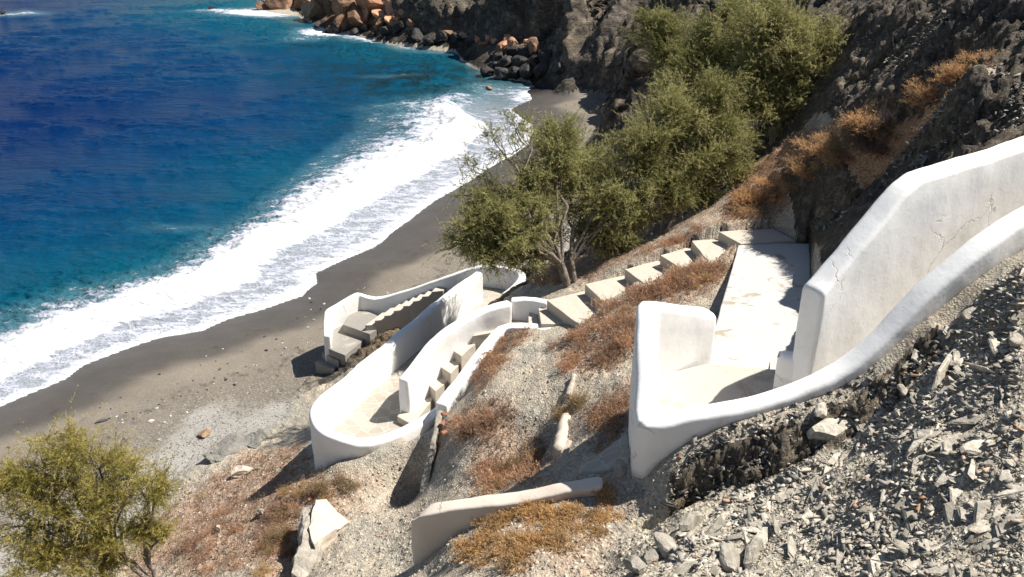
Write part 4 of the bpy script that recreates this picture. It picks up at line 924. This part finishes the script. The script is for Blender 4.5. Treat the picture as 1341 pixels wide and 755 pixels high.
Q = np.concatenate([world_sample([(600, 545), (670, 430), (760, 430), (830, 450), (826, 600), (760, 620), (600, 640), (565, 640)], 1500, _s), world_sample([(395, 755), (455, 640), (520, 590), (560, 650), (560, 755)], 1900, _s),
                    world_sample([(560, 755), (610, 690), (740, 640), (850, 620), (880, 690), (850, 755)], 3000, _s), world_sample([(230, 640), (330, 590), (420, 600), (450, 650), (395, 755), (170, 755)], 3200, _s),
                    world_sample([(840, 600), (1050, 515), (1060, 560), (900, 680)], 1800, _s), world_sample([(770, 420), (960, 320), (950, 400), (830, 440)], 900, _s)])
cl = np.ones(len(Q), bool)
for poly, *_ in CARVE: cl &= ~in_poly(Q[:, 0], Q[:, 1], poly)
for ln in PROTECT: cl &= dist_line(Q[:, 0], Q[:, 1], ln) > .2
Q = Q[cl]; chips('loose_gravel', Q, .004 + .016 * _s.random(len(Q)) ** 4, mc2, _s, (.4, .9))
# dry litter between the shrubs
Q = np.concatenate([world_sample(p, n, _s) for p, n in [(LITTER[0][0], 2600), (LITTER[1][0], 500), (LITTER[2][0], 1300), (LITTER[3][0], 700), (LITTER[4][0], 400), (LITTER[5][0], 2600), (LITTER[6][0], 500)]])
cl = np.ones(len(Q), bool)
for poly, *_ in CARVE: cl &= ~in_poly(Q[:, 0], Q[:, 1], poly)
Q = Q[cl]; d_ = _s.normal(0, .6, (len(Q), 3)) + np.array([0, 0, .6]); d_ /= np.linalg.norm(d_, axis=1)[:, None]
V, t_ = sprays(Q, d_, _s.uniform(.04, .16, len(Q)), 8, .0045, _s, (.03, .07)); me = mesh('dry_litter', V, np.arange(len(V)).reshape(-1, 3)); add_float(me, 'tint', t_)
tag(obj('dry_litter', me, M['dry_red']), kind='stuff')

# shore boulders: (u, v, width px, kind)
BO = {k: [stone_mesh('shore_boulder', _s, d, 9, 3, .10) for d in ((1, .85, .75), (1, .7, .9), (.9, 1, .7), (1, .8, 1.0))] for k in ('orange_rock', 'brown_rock', 'dark_rock')}
for k, l in BO.items():
    for me in l: me.materials.append(M[k])
BL = {'o': ('orange_rock', 'orange boulder in the sunlit heap across the cove', 'orange boulders across the cove'), 'b': ('brown_rock', 'brown boulder in the heap across the cove', 'brown boulders across the cove'), 'd': ('dark_rock', 'wet black rock at the water edge below the cliff', 'black rocks below the cliff')}
BP = [(342, 13, 22, 'b'), (368, 10, 34, 'b'), (385, 4, 34, 'b'), (408, 20, 36, 'b'), (436, 44, 22, 'd'), (424, 46, 13, 'd'), (398, 8, 40, 'b'), (430, 12, 40, 'b'), (452, 18, 44, 'b'), (470, 30, 40, 'b'), (490, 10, 44, 'o'), (516, 14, 38, 'o'), (530, 4, 34, 'o'), (511, 31, 20, 'o'), (497, 36, 18, 'b'), (480, 39, 16, 'd'), (530, 22, 18, 'o'), (522, 42, 22, 'd'),
      (505, 47, 16, 'd'), (450, 34, 30, 'b'), (430, 0, 40, 'o'), (405, -3, 32, 'o'), (460, -4, 44, 'o'), (474, 14, 30, 'b'), (500, -6, 40, 'o'), (538, 32, 16, 'o'), (443, 42, 18, 'd'), (465, 45, 14, 'd'), (488, 48, 12, 'd'), (545, 52, 24, 'd'), (355, 3, 20, 'b'), (497, 24, 26, 'o'), (480, 22, 22, 'o'), (520, 30, 16, 'o'), (415, 34, 14, 'd'),
      (562, 58, 20, 'd'), (580, 54, 22, 'd'), (600, 56, 22, 'd'), (616, 60, 18, 'd'), (634, 62, 16, 'b'), (648, 56, 14, 'o'), (660, 60, 16, 'o'), (672, 62, 18, 'b'), (640, 52, 16, 'o'), (626, 54, 14, 'o'), (655, 70, 20, 'b'), (670, 74, 22, 'd'), (688, 72, 26, 'd'), (652, 80, 18, 'd'), (664, 86, 24, 'd'), (680, 88, 28, 'd'), (698, 86, 28, 'd'), (648, 92, 18, 'd'),
      (640, 101, 24, 'd'), (656, 100, 26, 'd'), (674, 102, 24, 'd'), (692, 100, 28, 'd'), (710, 96, 26, 'd'), (645, 76, 12, 'd'), (700, 68, 26, 'b'), (716, 80, 28, 'd'), (735, 98, 24, 'd'), (606, 50, 14, 'b'), (590, 46, 18, 'b'), (832, 92, 26, 'd'), (690, 58, 14, 'o'), (664, 52, 12, 'o')]
for u, v, wpx, k in BP:
    x, y, z = hit(u, max(v, -8)); dep = cP * y + sP * (CAMZ - z)
    if z < -.3 or y > 88: x, y, z = U(u, v, 0)
    r = wpx / FPX * (cP * y + sP * (CAMZ - z)) * .56; m_, lb, gp = BL[k]
    inst('shore_boulder', BO[m_][_s.integers(4)], (x, y, z + r * .25), (r * _s.uniform(.9, 1.15), r, r * _s.uniform(.75, 1.05)), (_s.normal(0, .4), _s.normal(0, .4), _s.uniform(0, 6.28)), lb, 'rock', gp)
for u, v, wpx, lb in [(641, 118, 11, 'lone tan rock washed by foam in front of the black rocks'), (280, 12, 14, 'low dark rock awash alone left of the far boulders'), (4, 18, 14, 'dark rock breaking the sea at the top left corner')]:
    x, y, z = U(u, v, 0); r = wpx / FPX * (cP * y + sP * CAMZ) * .55; me = BO['dark_rock'][1].copy(); me.materials.clear(); me.materials.append(M['tan_stone' if wpx == 11 else 'dark_rock'])
    inst('sea_rock', me, (x, y, .12), (r, r * .8, r * .6), (0, 0, _s.uniform(0, 6)), lb, 'rock')
# beach stones
M['outcrop'] = m_plain('outcrop_stone', (.17, .165, .15), (.30, .28, .245), 4, .9, .08)
me = stone_mesh('beach_rock', _s, (1, .75, .55), 9, 3, .1); me.materials.append(M['tan_stone']); x, y, z = hit(268, 572); inst('beach_rock', me, (x, y, z + .06), .17, (.2, -.2, .6), 'tan angular rock alone on the grey gravel of the beach', 'rock')
for i, (u, v, k, lb) in enumerate([(310, 585, .55, 'grey layered outcrop where the beach meets the slope'), (340, 574, .45, 'second grey outcrop nearer the white wall'), (285, 600, .4, 'buff outcrop at the foot of the slope beside the yellow bush')]):
    me = stone_mesh('outcrop', _s, (1, .7, .35), 14, 4, .16); me.materials.append(M['outcrop']); x, y, z = hit(u, v); inst('outcrop', me, (x, y, z + .02), k, (.25, .1, .5 + i), lb, 'rock')
PB = [stone_mesh('beach_pebble', _s, (1, .8, .5), 6, 2, .05) for _ in range(4)]; PD = [m_.copy() for m_ in PB]
for a_ in PB: a_.materials.append(M['pebble'])
for a_ in PD: a_.materials.append(M['dark_pebble'])
for i in range(130):
    t = _s.random(); u = 130 + 370 * t + _s.normal(0, 24); v = 570 - 185 * t + _s.normal(0, 13)
    dk = _s.random() < .45; x, y, z = hit(u, v); k = (.02 + .045 * _s.random() ** 3)
    inst('beach_pebble', (PD if dk else PB)[_s.integers(4)], (x, y, z + .005), k, (0, 0, _s.uniform(0, 6)), 'dark pebble strewn along the tide line of the beach' if dk else 'pale pebble strewn along the tide line of the beach', 'pebble', 'dark tide line pebbles' if dk else 'pale tide line pebbles')
for u, v, k, d, lb in [(133, 553, .12, 1, 'black driftwood lump on the sand above the yellow bush'), (197, 552, .07, 0, 'white stone on the sand, largest of the pale ones'), (208, 577, .05, 0, 'white stone at the edge of the grey gravel')]:
    x, y, z = hit(u, v); inst('beach_stone', (PD if d else PB)[0], (x, y, z + .01), (k * 1.3, k * .8, k), (0, 0, .6), lb, 'stone')

# ---------------------------------------------------------------- debris
def hull(name, P3, mat, label, cat, rough=.03, parent=None, sz=.1):
    c = np.mean(P3, 0); bm = bmesh.new()
    for p in P3: bm.verts.new(tuple(np.array(p) - c))
    bmesh.ops.convex_hull(bm, input=bm.verts[:]); rough_up(bm, rough, size=sz, seed=len(P3)); o = bm_obj(name, bm, mat)
    if parent is None: o.location = c; tag(o, label, cat, kind='thing')
    else: o.location = tuple(c - np.array(parent.location)); o.parent = parent
    return o
A_, B_, C_, D_ = U(414, 656, 3.05), U(457, 681, 2.85), U(410, 712, 3.02), U(404, 690, 3.1)
E_ = U(428, 655, 3.02)
st = thing('broken_stub', C_, 'broken wall stub with a pink white plaster face and a ragged dark side', 'wall'); st['kind'] = 'thing'
lo = lambda p, d, dx=0, dy=0: (p[0] + dx, p[1] + dy, p[2] - d)
hull('plaster_face', [A_, E_, B_, C_, D_, lo(A_, .5), lo(B_, .5), lo(C_, .55), lo(D_, .5)], 'plaster_old', None, None, .055, st, .05)
G_ = U(390, 752, 2.9)
hull('rubble_core', [lo(A_, .03, -.05), lo(D_, .03, -.04), lo(C_, .05, -.03), lo(A_, .1, -.2), lo(C_, .1, -.22, -.45), lo(A_, 1.1, -.2), lo(C_, 1.2, -.2, -.5), lo(C_, 1.2, .1, -.4), lo(A_, 1.1, .1), lo(C_, .25, -.02, -.5), lo(A_, .06, .08), lo(C_, .09, .1)], 'pale_stone', None, None, .08, st, .045)
# fallen pillar and a plank on the terrace
def log(name, a, b, r0, r1, mat, label, cat):
    V, F = [], []; pts = curve(a, b, (0, 0, 0), 12, .01, _s); tube(V, F, pts, r0, r1, 14); V = np.concatenate(V); F = list(map(list, np.concatenate(F)))
    V += .02 * np.c_[fbm(V[:, 0] * 6, V[:, 1] * 6, V[:, 2] * 6, 3, 3), fbm(V[:, 0] * 6, V[:, 1] * 6, V[:, 2] * 6, 3, 5), fbm(V[:, 0] * 6, V[:, 1] * 6, V[:, 2] * 6, 3, 7)]
    F.append(list(range(14))[::-1]); F.append(list(range(len(V) - 14, len(V)))); c = V.mean(0); me = mesh(name, V - c, [[int(k) for k in f] for f in F], True)
    o = obj(name, me, M[mat]); o.location = c; return tag(o, label, cat, kind='thing')
h = lambda u, v, dz: (lambda p: (p[0], p[1], p[2] + dz))(hit(u, v))
log('fallen_pillar', h(741, 552, .06), h(731, 598, .07), .085, .10, 'plaster_old', 'stubby pale broken pillar lying on the terrace beside the ditch', 'pillar')
log('broken_post', h(751, 497, .03), h(744, 524, .05), .045, .05, 'wood', 'short grey post lying above the pale broken pillar', 'post')
x, y, z = hit(741, 596); bm = bmesh.new(); slab(bm, [(-.035, -.2, .02), (.035, -.2, .02), (.035, .2, .02), (-.035, .2, .02)], .03, .006); rough_up(bm, .004, size=.08)
o = bm_obj('plank', bm, 'wood'); o.location = (x, y, z + .05); o.rotation_euler = (.12, .05, -.28); tag(o, 'narrow bleached plank beside the foot of the pale broken pillar', 'plank')
for i, (u, v, k, rz, lb) in enumerate([(584, 545, .075, .3, 'orange broken brick at the top of the ragged wall end'), (580, 558, .07, 1.2, 'middle orange brick in the ragged wall end'), (583, 570, .065, .8, 'lowest orange brick in the ragged wall end'), (591, 552, .045, 2., 'small brick fragment beside the ragged wall end'),
                                     (406, 658, .035, 1, 'small orange brick fragment on the slope above the stub')]):
    x, y, z = hit(u, v); bm = bmesh.new(); slab(bm, [(-1, -.5, .35), (1, -.5, .35), (.9, .5, .35), (-1, .55, .35)], .6, .06); rough_up(bm, .09, size=.4, seed=i)
    o = bm_obj('broken_brick', bm, 'brick'); o.location = (x, y, z + .04); o.scale = (k, k, k); o.rotation_euler = (.3 * (i - 2), .2, rz); tag(o, lb, 'brick')
me = stone_mesh('masonry_lump', _s, (1, .6, .5), 10, 3, .12); me.materials.append(M['plaster_old']); x, y, z = hit(316, 622); o = inst('masonry_lump', me, (x, y, z + .1), .27, (.1, .1, .4), 'squarish lump of fallen masonry with brick showing, on the lower slope', 'rubble')
for i, (u, v, k) in enumerate([(345, 672, .1), (288, 694, .09), (356, 600, .12), (340, 615, .1)]):
    x, y, z = hit(u, v); inst('fallen_block', ST[i % 4], (x, y, z + .02), k, (.2, .3, i), ['pale flake of masonry in the middle of the red slope', 'pale flake of masonry low on the red slope', 'pale block in the shade left of the bulging corner', 'buff block just above the masonry lump'][i], 'rubble')
# old paving in the shade below the landing
plank('old_paving', [(x, y, z + .04) for x, y, z in (hit(752, 622), hit(790, 594), hit(822, 570), hit(824, 606), hit(790, 622))], .12, 'flag', 'scrap of old stone paving in the shadow left of the landing corner', 'paving')

# ---------------------------------------------------------------- camera, sun, sky
cam = bpy.data.cameras.new('camera'); co = bpy.data.objects.new('camera', cam); C.objects.link(co)
cam.sensor_width = 36; cam.lens = 36 * FPX / 1341; cam.clip_end = 20000; cam.clip_start = .1
co.location = (0, 0, CAMZ); co.rotation_euler = (math.pi / 2 - PITCH, 0, 0); bpy.context.scene.camera = co
EL = R(53); sdx, sdy = .963, .27; q_ = math.hypot(sdx, sdy); sdx /= q_; sdy /= q_
sd_ = Vector((sdx * math.cos(EL), sdy * math.cos(EL), math.sin(EL)))
sun = bpy.data.lights.new('sun', 'SUN'); so = bpy.data.objects.new('sun', sun); C.objects.link(so)
sun.energy = 5.0; sun.angle = R(.53); sun.color = (1, .955, .88); so.rotation_euler = sd_.to_track_quat('Z', 'Y').to_euler(); so.location = (20, -10, 40)
w = bpy.data.worlds.new('World'); bpy.context.scene.world = w; w.use_nodes = True
nt = w.node_tree; nt.nodes.clear(); bg = nt.nodes.new('ShaderNodeBackground'); ow = nt.nodes.new('ShaderNodeOutputWorld'); sk = nt.nodes.new('ShaderNodeTexSky')
sk.sky_type = 'NISHITA'; sk.sun_disc = False; sk.sun_elevation = EL; sk.sun_rotation = math.atan2(sdx, sdy); sk.altitude = 10; sk.air_density = 1.0; sk.dust_density = .6
bg.inputs[1].default_value = .052; nt.links.new(sk.outputs[0], bg.inputs[0]); nt.links.new(bg.outputs[0], ow.inputs[0])
s = bpy.context.scene
s.view_settings.view_transform = 'Standard'; s.view_settings.look = 'None'; s.view_settings.gamma = 1; s.view_settings.use_curve_mapping = False
s.view_settings.exposure = .75
s.render.engine = 'CYCLES'; s.cycles.max_bounces = 6; s.cycles.diffuse_bounces = 3; s.cycles.transparent_max_bounces = 8; s.cycles.use_denoising = True
